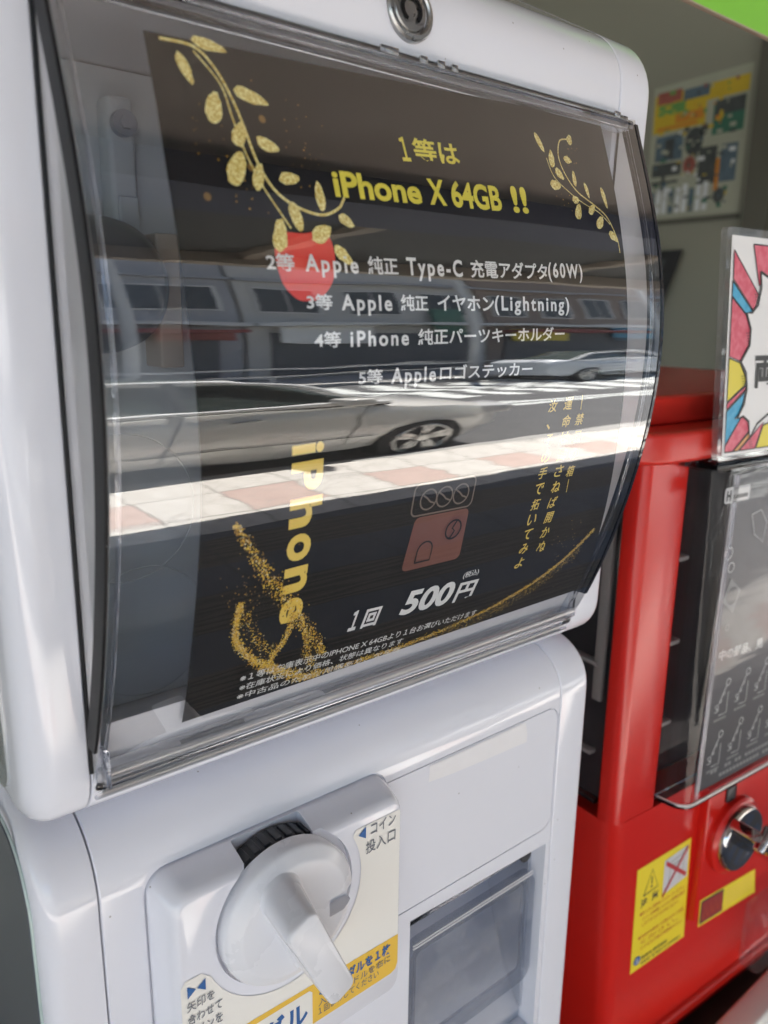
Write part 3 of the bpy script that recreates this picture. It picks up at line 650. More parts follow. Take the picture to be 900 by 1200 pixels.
# clear lips along the top and bottom of the cover
bm = bmesh.new()
for y0, y1, z0, z1, b_ in ((0.2312, 0.2400, 0.0835, 0.0878, 0.0010), (0.2345, 0.2440, 0.0882, 0.0902, 0.0006)): box(bm, WL + 0.002, WR - 0.002, y0, y1, z0, z1, b_, 3)
build('top_lip', bm, M['glass'], cover, 40)
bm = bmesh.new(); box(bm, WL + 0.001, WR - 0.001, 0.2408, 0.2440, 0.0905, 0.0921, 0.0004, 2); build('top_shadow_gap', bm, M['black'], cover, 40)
bm = bmesh.new()
for x0_, x1_ in ((0.186, 0.194), (0.204, 0.2075), (0.2125, 0.216), (0.2195, 0.2225), (0.3195, 0.3235)): box(bm, x0_, x1_, 0.2326, 0.2338, 0.0879, 0.0904, 0.0003, 2)
build('hinge_clip', bm, M['chrome'], cover, 40)
for y0, y1, z0, z1, b_, mn in ((0.2440, 0.2520, -0.1550, -0.1500, 0.0012, 'lip'), (0.2466, 0.2550, -0.1594, -0.1553, 0.0012, 'glass'), (0.2488, 0.2570, -0.1638, -0.1597, 0.0010, 'lip')):
    bm = bmesh.new(); box(bm, WL + 0.0008, WR - 0.0008, y0, y1, z0, z1, b_, 3); build('bottom_lip', bm, M[mn], cover, 40)
bm = bmesh.new(); box(bm, WL + 0.0022, WL + 0.0036, 0.2385, 0.2450, -0.1545, -0.1410, 0.0005, 3); build('corner_post', bm, M['glass'], cover, 40)

bm = bmesh.new(); rows = [[bm.verts.new((xx, prof(zz) + 0.0066, zz)) for xx in (0.0800, 0.3285)] for zz in (-0.1325, -0.138, -0.143, -0.148, -0.1530)]
rows += [[bm.verts.new((xx, 0.262, -0.1535)) for xx in (0.0800, 0.3285)]]
for a, b in zip(rows, rows[1:]): bm.faces.new((a[0], b[0], b[1], a[1]))
facing(bm, Vector((0, -1, 0))); build('poster_ledge', bm, M['ledge'], wm, 60)
# lock -----------------------------------------------------------------
LKM = Matrix.Translation((0.2058, 0.2412, 0.1068)) @ Matrix.Rotation(R(-9), 4, 'X')
bm = bmesh.new(); lathe_y(bm, 0, 0, [(0.0106, 0.004), (0.0106, -0.0006), (0.0100, -0.0014), (0.0088, -0.0016), (0.0082, -0.0010), (0.0080, 0.0004), (0.0, 0.0004)][:6] + [(0.001, 0.0004)]); lock = build('lock', bm, M['steel'], wm, 30, LKM)
bm = bmesh.new(); lathe_y(bm, 0, 0, [(0.0074, 0.002), (0.0074, -0.0004), (0.0070, -0.0009), (0.0062, -0.0010), (0.001, -0.0010)]); build('lock_barrel', bm, M['steel'], lock, 30, LKM)
bm = bmesh.new(); line(bm, lambda p, q: Vector((p, -0.0014, q)), [(0.0042 * math.cos(t), 0.0042 * math.sin(t)) for t in [R(-60 + k * 10) for k in range(31)]], 0.0016); poly(bm, lambda p, q: Vector((p, -0.00142, q)), [(-0.0009, 0.003), (0.0009, 0.003), (0.0009, 0.0062), (-0.0009, 0.0062)]); facing(bm, Vector((0, -1, 0))); build('keyway', bm, M['black'], lock, None, LKM)

# side panes -----------------------------------------------------------
def side_plate(name, pts, x, th, m, rad, parent=wm):
    q = fillet(pts, rad, 8); bm = bmesh.new(); loft(bm, [[Vector((xx, p.x, p.y)) for p in q] for xx in (x, x + th)]); fixn(bm); return build(name, bm, m, parent, 40)
sp_ = side_plate('side_window', [(0.2675, -0.163), (0.262, 0.10), (0.39, 0.17), (0.39, -0.163)], 0.0530, 0.002, M['sidepane2'], [0.012, 0.02, 0, 0])
bm = bmesh.new(); letter(bm, lambda p, q: Vector((0.0527, 0.40 - p, q)), 'ks', (0.40 - 0.2905, -0.1365), (0.40 - 0.2795, -0.1345), 0.0068, 0.03); facing(bm, Vector((-1, 0, 0))); build('pane_lettering', bm, M['grey_ink'], sp_)
side_plate('lower_side_window', [(0.2600, -0.60), (0.2600, -0.1850), (0.39, -0.182), (0.39, -0.60)], 0.0528, 0.003, M['sidedark'], [0, 0.026, 0, 0])
q = fillet([(0.2575, -0.60), (0.2575, -0.1825), (0.39, -0.1795), (0.39, -0.60)], [0, 0.027, 0, 0], 8); bm = bmesh.new(); tube(bm, [(0.0533, p.x, p.y) for p in q[:11]], 0.0006, 6); build('side_trim', bm, M['sidepane'], wm, 60)

# coin mechanism -------------------------------------------------------
bm = bmesh.new(); loops = []
for f, y in ((0, 0.2503), (0.0, 0.2490), (0.10, 0.2462), (0.34, 0.2412), (0.55, 0.2378), (0.72, 0.2362), (0.86, 0.2354), (0.95, 0.2351), (1.0, 0.2350)):
    loops.append([Vector((p.x, y, p.y)) for p in rrect(0.0915 + 0.0062 * f, 0.2068 - 0.0035 * f, -0.312 + 0.004 * f, -0.2020 - 0.0070 * f, 0.0095 - 0.0035 * f, 6)])
loft(bm, loops); fixn(bm); mech = build('coin_mechanism', bm, M['white'], wm, 35)
cb = bmesh.new(); box(cb, 0.1262, 0.1582, 0.20, 0.2490, -0.2180, -0.18, 0.0012, 2); boolean(mech, cb)
cb = bmesh.new(); cyl_y(cb, 0.1440, -0.2328, 0.0325, 0.20, 0.2378, 64); boolean(mech, cb)
bm = bmesh.new(); lathe_y(bm, 0.1430, -0.2330, [(0.0296, 0.2480), (0.0296, 0.2408), (0.0290, 0.2388), (0.027, 0.2386)])
wheel = build('coin_wheel', bm, M['black2'], mech, 30)
bm = bmesh.new()
for k in range(9):
    a = R(52 + k * 9.5); box_c = Vector((0.1430 + 0.0294 * math.cos(a), 0, -0.2330 + 0.0294 * math.sin(a)))
    mt = Matrix.Translation(box_c) @ Matrix.Rotation(-a + math.pi / 2, 4, 'Y'); b2 = bmesh.new(); box(b2, -0.0015, 0.0015, 0.2392, 0.2472, -0.001, 0.0010, 0.0004, 2); bmesh.ops.transform(b2, matrix=mt, verts=b2.verts)
    tmp = bpy.data.meshes.new('t'); b2.to_mesh(tmp); b2.free(); bm.from_mesh(tmp); bpy.data.meshes.remove(tmp)
build('wheel_rib', bm, M['black2'], wheel, 30)
bm = bmesh.new(); lathe_y(bm, 0.1432, -0.2330, [(0.0300, 0.2376), (0.0303, 0.2330), (0.0301, 0.2312), (0.0295, 0.2302), (0.0286, 0.2296), (0.0252, 0.2276), (0.0246, 0.2273), (0.0236, 0.2271), (0.012, 0.2268), (0.001, 0.2267)], 96)
knob = build('turning_knob', bm, M['knob'], mech, 30)
cb = bmesh.new(); box(cb, 0.1590, 0.1900, 0.20, 0.2335, -0.2405, -0.2322, 0.0004, 1); boolean(knob, cb)
def lever(p0, p1, w0, w1, ext, r):                             # tapered lever outline with rounded corners
    p0, p1 = Vector(p0), Vector(p1); d = (p1 - p0).normalized(); n_ = Vector((-d.y, d.x)); a, b = p0 - d * ext, p1 + d * ext
    return fillet([a + n_ * w0, a - n_ * w0, b - n_ * w1, b + n_ * w1], [r, r, r * 0.95, r * 0.95], 8)
bm = bmesh.new(); loops = []
for y, pa, pb, wa, wb_, ext, r_ in ((0.2275, (0.1365, -0.2190), (0.1490, -0.2490), 0.0098, 0.0088, 0.0098, 0.0085), (0.2262, (0.1362, -0.2190), (0.1490, -0.2491), 0.0088, 0.0078, 0.0088, 0.0075), (0.2240, (0.1357, -0.2188), (0.1488, -0.2492), 0.0083, 0.0073, 0.0082, 0.0066), (0.2150, (0.1340, -0.2182), (0.1478, -0.2492), 0.0077, 0.0067, 0.0074, 0.0052), (0.2048, (0.1326, -0.2178), (0.1468, -0.2490), 0.0071, 0.0062, 0.0066, 0.0040), (0.2037, (0.1326, -0.2179), (0.1467, -0.2489), 0.0069, 0.0060, 0.0064, 0.0037), (0.2032, (0.1326, -0.2180), (0.1467, -0.2488), 0.0064, 0.0055, 0.0059, 0.0033)):
    loops.append([Vector((p.x, y, p.y)) for p in lever(pa, pb, wa, wb_, ext, r_)])
loft(bm, loops); fixn(bm); build('grip', bm, M['knob'], knob, 42)
# stickers on the coin mechanism
fy = lambda y: (lambda p, q: Vector((p, y, q)))
def arcpts(cx, cz, r, a0, a1, n=16): return [(cx + r * math.cos(R(a0 + (a1 - a0) * k / n)), cz + r * math.sin(R(a0 + (a1 - a0) * k / n))) for k in range(n + 1)]
ST = 0.2347
right_st = [(0.1785, -0.2125), (0.2022, -0.2125), (0.2030, -0.2135)] + [(0.2030, -0.2945), (0.2018, -0.2975), (0.199, -0.2985), (0.170, -0.2985), (0.110, -0.2985), (0.098, -0.2985), (0.0965, -0.297), (0.0965, -0.2445), (0.0985, -0.2420), (0.105, -0.2420)] + arcpts(0.1440, -0.2328, 0.0372, 200, 388, 40) + [(0.1772, -0.2140)]
bm = bmesh.new(); poly(bm, fy(ST), right_st); bm.normal_update(); bmesh.ops.triangulate(bm, faces=bm.faces, ngon_method='EAR_CLIP'); facing(bm, Vector((0, -1, 0))); st = build('instruction_sticker', bm, M['label'], mech)
bm = bmesh.new(); poly(bm, fy(ST - 0.00012), [(0.1090, -0.2985)] + [(0.1090, -0.2770), (0.2030, -0.2785), (0.2030, -0.2940), (0.2018, -0.2972), (0.199, -0.2983)]); facing(bm, Vector((0, -1, 0))); build('amber_band', bm, M['label_y'], st)
bm = bmesh.new(); poly(bm, fy(ST - 0.00022), [(0.116, -0.2985), (0.116, -0.2815), (0.1175, -0.2800), (0.1535, -0.2800), (0.1550, -0.2815), (0.1550, -0.2985)]); facing(bm, Vector((0, -1, 0))); build('white_box_print', bm, M['label'], st)
bm = bmesh.new(); y_ = ST - 0.00034
letter(bm, fy(y_), 'コイン', (0.1862, -0.2183), (0.2002, -0.2183), 0.0056, 0.004, mi=1)
letter(bm, fy(y_), '投入口', (0.1835, -0.2268), (0.2002, -0.2268), 0.0062, 0.004, mi=1)
facing(bm, Vector((0, -1, 0))); build('coin_slot_lettering', bm, [M['blue_ink'], M['grey_ink']], st); bm = bmesh.new()
letter(bm, fy(y_), '専用メダルを１枚', (0.1585, -0.2865), (0.1985, -0.2862), 0.0060, 0.03)
letter(bm, fy(y_), '入れハンドルを右に', (0.1580, -0.2910), (0.1985, -0.2908), 0.0038, 0.004, mi=1)
letter(bm, fy(y_), '１回まわしてください', (0.1580, -0.2955), (0.1915, -0.2953), 0.0038, 0.004, mi=1)
letter(bm, fy(y_), 'メダル', (0.1185, -0.2955), (0.1525, -0.2953), 0.0125, 0.03)
for k, s in enumerate(('矢印を', '合わせて', 'コインを', '入れる')): letter(bm, fy(y_), s, (0.0985, -0.2560 - k * 0.0062), (0.0985 + (0.0115 if len(s) == 3 else 0.0145), -0.2560 - k * 0.0062), 0.0046, 0.004, mi=1)
facing(bm, Vector((0, -1, 0))); build('sticker_lettering', bm, [M['blue_ink'], M['grey_ink']], st)
for tri in ([(0.1795, -0.2157), (0.1835, -0.2128), (0.1835, -0.2186)], [(0.0990, -0.2445), (0.1025, -0.2472), (0.0990, -0.2499)], [(0.1065, -0.2445), (0.1030, -0.2472), (0.1065, -0.2499)]):
    bm = bmesh.new(); poly(bm, fy(y_), tri); facing(bm, Vector((0, -1, 0))); build('arrow_mark', bm, M['blue_ink'], st)
bm = bmesh.new(); poly(bm, fy(0.2497), [(0.2340, -0.2190), (0.2345, -0.2105), (0.3040, -0.2105), (0.3060, -0.2180), (0.3058, -0.2228), (0.27, -0.2215), (0.25, -0.2205)]); facing(bm, Vector((0, -1, 0))); build('tape_residue', bm, M['tape'], wm)

# ================================================================== PRIZE POSTER (slipped behind the cover)
OFF = 0.005
def ps(x, z, o=0.0): return Vector((x, prof(z) + OFF - o, z))
def interp(tab, z):
    for (z0, x0), (z1, x1) in zip(tab, tab[1:]):
        if z1 <= z <= z0: return x0 + (x1 - x0) * (z - z0) / (z1 - z0)
    return tab[0][1] if z > tab[0][0] else tab[-1][1]
EL = [(0.080, 0.1017), (0.0388, 0.1008), (0.0045, 0.1013), (-0.0193, 0.1030), (-0.0477, 0.1050), (-0.0761, 0.1055), (-0.1087, 0.1060), (-0.1425, 0.1073)]
ER = [(0.0857, 0.3134), (0.0571, 0.3137), (0.0315, 0.3133), (0.0096, 0.3138), (-0.0204, 0.3150), (-0.0608, 0.3204), (-0.0973, 0.3274), (-0.1396, 0.3352)]
bm = bmesh.new(); NU, NV = 16, 60; rows = []
for j in range(NV + 1):
    t = j / NV; row = []
    for i in range(NU + 1):
        u = i / NU; zt = 0.0768 + 0.0089 * u; zb_ = -0.1425 + 0.0029 * u; z = zt + (zb_ - zt) * t
        xl, xr = interp(EL, z), min(interp(ER, z), 0.3318); row.append(bm.verts.new(ps(xl + (xr - xl) * u, z)))
    rows.append(row)
for a, b in zip(rows, rows[1:]):
    for i in range(NU): bm.faces.new((a[i], b[i], b[i + 1], a[i + 1]))
facing(bm, Vector((0, -1, 0)))
poster = tag(build('prize_poster', bm, M['poster'], None, 60), 'black prize poster with yellow and white lettering and gold glitter, behind the bulging window', 'poster')
P1, P2, P3 = (lambda x, z: ps(x, z, 0.0004)), (lambda x, z: ps(x, z, 0.0007)), (lambda x, z: ps(x, z, 0.0010))
def pprint(name, fill, mats):
    bm = bmesh.new(); fill(bm); facing(bm, Vector((0, -1, 0))); return build(name, bm, mats, poster)
TITLE = [
    # t1
    ('１', (0.1895, 0.0526), (0.1934, 0.0529), 0.0082),
    ('等は', (0.1954, 0.0530), (0.2179, 0.0544), 0.0084),
    # t2
    ('iPhone', (0.1576, 0.0374), (0.1953, 0.0386), 0.0084),
    ('X', (0.1990, 0.0390), (0.2073, 0.0393), 0.0089),
    ('64GB', (0.2102, 0.0391), (0.2366, 0.0399), 0.0095),
    ('!!', (0.2429, 0.0401), (0.2519, 0.0404), 0.0101),
]
LINES = [
    # l2
    ('2等', (0.1285, 0.0134), (0.1385, 0.0135), 0.0052),
    ('Apple', (0.1424, 0.0121), (0.1632, 0.0123), 0.0069),
    ('純正', (0.1672, 0.0140), (0.1802, 0.0142), 0.0057),
    ('Type-C', (0.1842, 0.0125), (0.2109, 0.0129), 0.0078),
    ('充電アダプタ', (0.2151, 0.0147), (0.2586, 0.0154), 0.0064),
    ('(60W)', (0.2591, 0.0147), (0.2811, 0.0151), 0.0077),
    # l3
    ('3等', (0.1419, 0.0022), (0.1517, 0.0022), 0.0049),
    ('Apple', (0.1553, 0.0006), (0.1765, 0.0007), 0.0067),
    ('純正', (0.1804, 0.0024), (0.1930, 0.0025), 0.0054),
    ('イヤホン', (0.1975, 0.0026), (0.2266, 0.0028), 0.0056),
    ('(Lightning)', (0.2270, 0.0015), (0.2715, 0.0018), 0.0072),
    # l4
    ('4等', (0.1442, -0.0097), (0.1546, -0.0095), 0.0051),
    ('iPhone', (0.1584, -0.0095), (0.1837, -0.0092), 0.0052),
    ('純正パーツキーホルダー', (0.1880, -0.0092), (0.2686, -0.0082), 0.0056),
    # l5
    ('5等', (0.1618, -0.0220), (0.1721, -0.0220), 0.0051),
    ('Apple', (0.1760, -0.0238), (0.1969, -0.0238), 0.0071),
    ('ロゴステッカー', (0.1989, -0.0220), (0.2496, -0.0219), 0.0056),
]
def f_title(bm):
    for s, a, b, h in TITLE: letter(bm, P2, s, a, b, h, 0.0301 if s.isascii() else 0.022)
pprint('title_lettering', f_title, M['yellow_ink'])
def f_lines(bm):
    for s, a, b, h in LINES: letter(bm, P3, s, a, b, h, 0.024 if s.isascii() else 0.018)
pprint('prize_lettering', f_lines, M['white_ink'])
def f_price(bm):
    letter(bm, P3, '１', (0.1736, -0.1208), (0.1775, -0.1209), 0.0095, 0.03, 0.15)
    letter(bm, P3, '回', (0.1800, -0.1212), (0.1890, -0.1215), 0.0090, 0.03, 0.12)
    letter(bm, P3, '500', (0.2000, -0.1205), (0.2296, -0.1216), 0.0118, 0.035, 0.15)
    letter(bm, P3, '円', (0.2312, -0.1218), (0.2440, -0.1222), 0.0100, 0.03, 0.1)
    letter(bm, P3, '(税込)', (0.2330, -0.1102), (0.2425, -0.1098), 0.0036, 0.012)
pprint('price_lettering', f_price, M['white_ink'])
def f_small(bm):
    letter(bm, P3, '※１等は在庫表示中のIPHONE X 64GBより１台お選びいただけます', (0.1275, -0.1304), (0.2514, -0.1338), 0.0036, 0.008)
    letter(bm, P3, '※在庫状況により価格、状態は異なります', (0.1281, -0.1349), (0.2080, -0.1370), 0.0033, 0.008)
    letter(bm, P3, '※中古品のため使用感あり、欠品有', (0.1279, -0.1392), (0.2085, -0.1417), 0.0032, 0.008)
pprint('small_print', f_small, M['white_ink'])
def f_vert(bm):
    n = 6; zc = -0.0405
    for ch, hgt, w0 in zip('iPhone', (0.0125, 0.0125, 0.0130, 0.0098, 0.0098, 0.0098), (0.0036, 0.0104, 0.0108, 0.0104, 0.0104, 0.0104)):
        xb = 0.1365 + (-0.0405 - zc) * 0.045
        letter(bm, P2, ch, (xb, zc), (xb + w0 * 0.045, zc - w0), hgt, 0.035); zc -= w0 + 0.0024
pprint('vertical_title_lettering', f_vert, M['gold_ink'])
def f_poem(bm):
    def column(s, x0, z0, x1, z1, sz):
        n = len(s)
        for k, ch in enumerate(s):
            t = k / (n - 1); x, z = x0 + (x1 - x0) * t, z0 + (z1 - z0) * t
            if ch == ' ': continue
            k2 = 0.45 if ch == '、' else 1.0
            letter(bm, P3, ch, (x - sz * 0.5, z - sz * 0.5), (x - sz * 0.5 + sz * k2, z - sz * 0.5), sz * k2 * 0.95, 0.012, 0.12)
    column('運命は回さねば開かぬ', 0.2755, -0.0345, 0.2820, -0.1030, 0.0058)
    column('汝、その手で拓いてみよ', 0.2655, -0.0350, 0.2697, -0.1092, 0.0056)
    column('禁忌の箱', 0.2850, -0.0420, 0.2868, -0.0660, 0.0055)
    line(bm, P3, [(0.2845, -0.0315), (0.2848, -0.0378)], 0.0004); line(bm, P3, [(0.2872, -0.0702), (0.2880, -0.0765)], 0.0004)
pprint('poem_lettering', f_poem, M['gold_ink'])
def rr(x0, x1, z0, z1, r): return [(p.x, p.y) for p in rrect(x0, x1, z0, z1, r, 5)]
def f_icon(bm):
    base = rr(0.1950, 0.2270, -0.0985, -0.0750, 0.0026)
    poly(bm, P1, [(x + (0.0012 if z > -0.086 else 0) * (1 if x < 0.211 else -1), z) for x, z in base], 0)
    top = rr(0.1935, 0.2262, -0.0742, -0.0612, 0.0026); line(bm, P1, top + top[:1], 0.0007, 1)
    for cx in (0.2015, 0.2100, 0.2190):
        line(bm, P1, arcpts(cx, -0.0680, 0.0042, 0, 360, 20), 0.0007, 1)
        line(bm, P1, [(cx + 0.0036 * math.cos(R(150)), -0.068 + 0.002), (cx - 0.001, -0.0672), (cx + 0.001, -0.0690), (cx + 0.0036, -0.0700)], 0.0007, 1)
    line(bm, P2, arcpts(0.2188, -0.0835, 0.0042, 0, 360, 20), 0.0008, 2)
    line(bm, P2, [(0.2188 + 0.0012, -0.0835 + 0.004), (0.2180, -0.0828), (0.2196, -0.0842), (0.2188 - 0.0012, -0.0835 - 0.004)], 0.0008, 2)
    a = [(0.2010, -0.0955), (0.2010, -0.0905)] + arcpts(0.2050, -0.0905, 0.0040, 180, 0, 10) + [(0.2090, -0.0955), (0.2010, -0.0955)]
    line(bm, P2, a, 0.0007, 2)
pprint('machine_icon', f_icon, [M['icon'], M['iconline'], M['black']])
def f_apple(bm):
    poly(bm, P1, [(p.x, p.y) for p in spline([(0.1372, 0.0252), (0.1338, 0.0235), (0.1322, 0.0180), (0.1340, 0.0100), (0.1385, 0.0055), (0.1428, 0.0048), (0.1475, 0.0058), (0.1525, 0.0105), (0.1545, 0.0175), (0.1535, 0.0240), (0.1500, 0.0262), (0.1435, 0.0252), (0.1372, 0.0252)], 6)[:-1]])
pprint('red_fruit_print', f_apple, M['apple'])
def leaf(bm, fn, c, L, wd, ang):
    pts = []
    for k in range(18):
        t = 2 * math.pi * k / 18; r = 1 + random.uniform(-0.09, 0.09); x, z = math.cos(t) * L * 0.46 * r, math.sin(t) * wd * 0.43 * r * (1 - 0.25 * math.cos(t))
        pts.append((c[0] + x * math.cos(ang) - z * math.sin(ang), c[1] + x * math.sin(ang) + z * math.cos(ang)))
    poly(bm, fn, pts)
def f_branchA(bm):
    for pts, wd in (([(0.1057, 0.0755), (0.116, 0.0754), (0.1217, 0.0705), (0.1255, 0.0626), (0.1279, 0.0544), (0.1303, 0.0448), (0.1347, 0.0374), (0.1416, 0.0331), (0.1509, 0.0313), (0.1579, 0.0338), (0.161, 0.0375)], 0.0009), ([(0.1157, 0.0741), (0.1225, 0.066), (0.1245, 0.0565), (0.1268, 0.047), (0.1305, 0.0385), (0.1350, 0.0317), (0.1389, 0.0263)], 0.0006)): line(bm, P2, spline(pts), wd)
    for c, L, wd, an in (((0.121, 0.0768), .0125, .0042, -5), ((0.1118, 0.0683), .0100, .0042, -72), ((0.1322, 0.0640), .0125, .0048, -12), ((0.1188, 0.0588), .0108, .0058, 72), ((0.1256, 0.0520), .0088, .0052, 62), ((0.1349, 0.0502), .0085, .0046, -15), ((0.1230, 0.0422), .0118, .0066, 60), ((0.1297, 0.0405), .0092, .0046, 72), ((0.1407, 0.0412), .0082, .0044, 10), ((0.1512, 0.0373), .0098, .0040, 92), ((0.1412, 0.0297), .0098, .0048, -70), ((0.1604, 0.0302), .0070, .0038, -28), ((0.1345, 0.0240), .0112, .0056, 80), ((0.1500, 0.0256), .0092, .0060, 30), ((0.1578, 0.0192), .0095, .0045, -38)): leaf(bm, P3, c, L, wd, R(an))
pprint('gold_branch', f_branchA, M['leaf'])
def f_branchB(bm):
    line(bm, P2, spline([(0.2855, 0.0738), (0.2800, 0.0722), (0.2772, 0.0655), (0.2795, 0.0585), (0.2855, 0.0523), (0.2957, 0.0478), (0.3034, 0.0434), (0.3085, 0.0350), (0.3095, 0.0290)]), 0.0006)
    line(bm, P2, spline([(0.2690, 0.0640), (0.2715, 0.0570), (0.2790, 0.0520), (0.2880, 0.0480), (0.2980, 0.0450), (0.3050, 0.0405)]), 0.0004)
    for c, L, wd, an in (((0.2661, 0.0697), .0088, .0032, -62), ((0.2866, 0.0737), .0048, .0040, 60), ((0.2719, 0.0640), .0080, .0040, 80), ((0.2825, 0.0649), .0056, .0034, -8), ((0.2752, 0.0583), .0062, .0040, -38), ((0.2845, 0.0577), .0072, .0030, 85), ((0.2712, 0.0535), .0070, .0044, 0), ((0.2918, 0.0534), .0070, .0026, -76), ((0.3032, 0.0516), .0098, .0030, -78), ((0.2830, 0.0488), .0050, .0036, 10), ((0.2835, 0.0442), .0074, .0046, 62), ((0.2930, 0.0458), .0064, .0036, 40), ((0.2975, 0.0408), .0072, .0046, 45), ((0.3058, 0.0355), .0074, .0040, -28)): leaf(bm, P3, c, L, wd, R(an))
pprint('gold_branch', f_branchB, M['leaf'])
def f_glit(bm):
    def spray(pts, n, spread, sz, skew=0.0):
        pts = spline(pts, 8)
        for _ in range(n):
            t = random.random() * (len(pts) - 1); i = int(t); p = pts[i].lerp(pts[min(i + 1, len(pts) - 1)], t - i); f = t / (len(pts) - 1)
            sp = spread(f) if callable(spread) else spread
            g = random.gauss(0, 1); x, z = p.x + g * sp * 0.6 + random.gauss(0, sp * .35), p.y + random.gauss(0, 1) * sp * 0.6 + skew * abs(g) * sp
            dot(x, z, sz * random.uniform(0.6, 1.7) * (0.6 if abs(g) > 1.2 else 1))
    def dot(x, z, s, mi=None):
        if not (0.1065 < x < 0.327 and -0.1405 < z < 0.0745): return
        mi = random.choices((0, 1, 2, 3), (6, 5, 2.2, 3.2))[0] if mi is None else mi
        a = random.uniform(0, 1.5); poly(bm, P3, [(x + s * math.cos(a + k * math.pi / 2) * .5, z + s * math.sin(a + k * math.pi / 2) * .5) for k in range(4)], mi)
    spray([(0.1174, -0.0649), (0.1265, -0.0790), (0.137, -0.0927), (0.1461, -0.1050), (0.1567, -0.1181), (0.1640, -0.1280)], 900, lambda f: 0.0010 + 0.0022 * math.sin(f * 3.1), 0.00058)
    spray([(0.1223, -0.0950), (0.1222, -0.1085), (0.1300, -0.1200), (0.1420, -0.1290), (0.1560, -0.1375), (0.1640, -0.1392)], 1900, lambda f: 0.0010 + 0.0014 * f, 0.00062)
    spray([(0.1455, -0.1060), (0.1440, -0.1150), (0.1390, -0.1240), (0.1430, -0.1310)], 560, 0.0013, 0.00056)
    spray([(0.1480, -0.1050), (0.1530, -0.1160), (0.1560, -0.1260), (0.1600, -0.1330)], 380, 0.0016, 0.00048)
    spray([(0.1235, -0.0990), (0.1310, -0.1120), (0.1400, -0.1200)], 260, 0.0026, 0.00042)
    spray([(0.1560, -0.1385), (0.1863, -0.1392), (0.2146, -0.1385), (0.2547, -0.1335), (0.2855, -0.1245), (0.3056, -0.1140), (0.3210, -0.1010)], 2900, lambda f: 0.0013 - 0.0005 * f, 0.00048)
    spray([(0.200, -0.1405), (0.2300, -0.1400), (0.2640, -0.1350), (0.2950, -0.1240), (0.3150, -0.1110)], 1100, lambda f: 0.0026, 0.00030)
    for cx, cz, n, sp in ((0.126, 0.036, 14, 0.004), (0.145, 0.048, 16, 0.004), (0.112, 0.052, 10, 0.004), (0.288, 0.068, 14, 0.003), (0.276, 0.048, 12, 0.003), (0.150, 0.058, 10, 0.006), (0.125, -0.09, 60, 0.006), (0.30, -0.105, 40, 0.008)):
        for _ in range(n): dot(random.gauss(cx, sp), random.gauss(cz, sp), random.uniform(0.0003, 0.0008), random.choice((1, 3, 3)))
    for cx, cz in ((0.112, 0.033), (0.135, 0.058), (0.128, 0.043)): poly(bm, P1, arcpts(cx, cz, 0.0012, 0, 330, 11), 3)
pprint('gold_glitter', f_glit, [M['g1'], M['g2'], M['g3'], M['g4']])

# ================================================================== RED CAPSULE MACHINE (turned a little towards the camera)
A = R(-4.2); MR = Matrix.Translation((0.39, 0.275, 0)) @ Matrix.Rotation(A, 4, 'Z'); NR = (MR.to_3x3() @ Vector((0, -1, 0)))
RXW = 0.345                                                    # width of the red machine
rm = tag(empty('capsule_machine', (MR @ Vector((RXW / 2, 0.15, -0.603)))), 'red capsule machine with a chrome turning handle and yellow warning stickers', 'capsule machine')
def prism_z(pts, rads, z0, z1, bev=0.0, seg=7, taper=0.0):
    q = fillet(pts, rads, seg); bm = bmesh.new(); loops = []
    if bev: loops += [[Vector((p.x, p.y, z0 + bev * (1 - math.sin(t)))) for p in inset(q, bev * (1 - math.cos(t)))] for t in (0, math.pi / 6, math.pi / 3)][:0]
    lp = [(z0, q)]
    if bev:
        lp = [(z0 + bev * (1 - math.cos(math.pi / 2 * k / 4)), inset(q, bev * (1 - math.sin(math.pi / 2 * k / 4)))) for k in range(4)] + [(z0 + bev, q), (z1 - bev, q)] + [(z1 - bev * (1 - math.cos(math.pi / 2 * k / 4)), inset(q, bev * (1 - math.sin(math.pi / 2 * k / 4)))) for k in range(3, -1, -1)]
    else: lp.append((z1, q))
    loft(bm, [[Vector((p.x, p.y, z)) for p in pr] for z, pr in lp]); fixn(bm); return bm
XR0, XL0 = 0.043, 0.016
def lean(bm):                                                  # the red body narrows a little towards its foot
    for v in bm.verts:
        if v.co.x < 0.15: v.co.x += max(0.0, -0.345 - v.co.z) * 0.07 * (0.15 - v.co.x) / 0.11
    return bm
rl = build('lower_body', lean(prism_z([(XR0, 0.0), (RXW, 0.0), (RXW, 0.31), (XR0, 0.31)], [0.013, 0.03, 0.01, 0.01], -0.560, -0.3455, 0.0)), M['red'], rm, 35, MR)
build('base_plinth', prism_z([(XR0 + 0.024, 0.012), (RXW - 0.008, 0.012), (RXW - 0.008, 0.30), (XR0 + 0.024, 0.30)], [0.028, 0.028, 0.01, 0.01], -0.603, -0.5604, 0.0), M['red'], rm, 35, MR)
build('base_flange', prism_z([(XR0 + 0.013, -0.004), (RXW + 0.002, -0.004), (RXW + 0.002, 0.31), (XR0 + 0.013, 0.31)], [0.012, 0.03, 0.01, 0.01], -0.5715, -0.5600, 0.003), M['red'], rm, 35, MR)
for (xa, xb, r4) in ((XR0, 0.0915, [0.012, 0.006, 0.003, 0.003]), (RXW - 0.05, RXW, [0.006, 0.012, 0.003, 0.003])):
    build('corner_pillar', prism_z([(xa, 0.0003), (xb, 0.0003), (xb, 0.0165), (xa, 0.0165)], r4, -0.3453, -0.084), M['red'], rm, 35, MR)
build('rear_body', prism_z([(XR0 + 0.02, 0.20), (RXW - 0.02, 0.20), (RXW - 0.02, 0.305), (XR0 + 0.02, 0.305)], [0.005] * 4, -0.3453, -0.0855), M['dark_in'], rm, 35, MR)
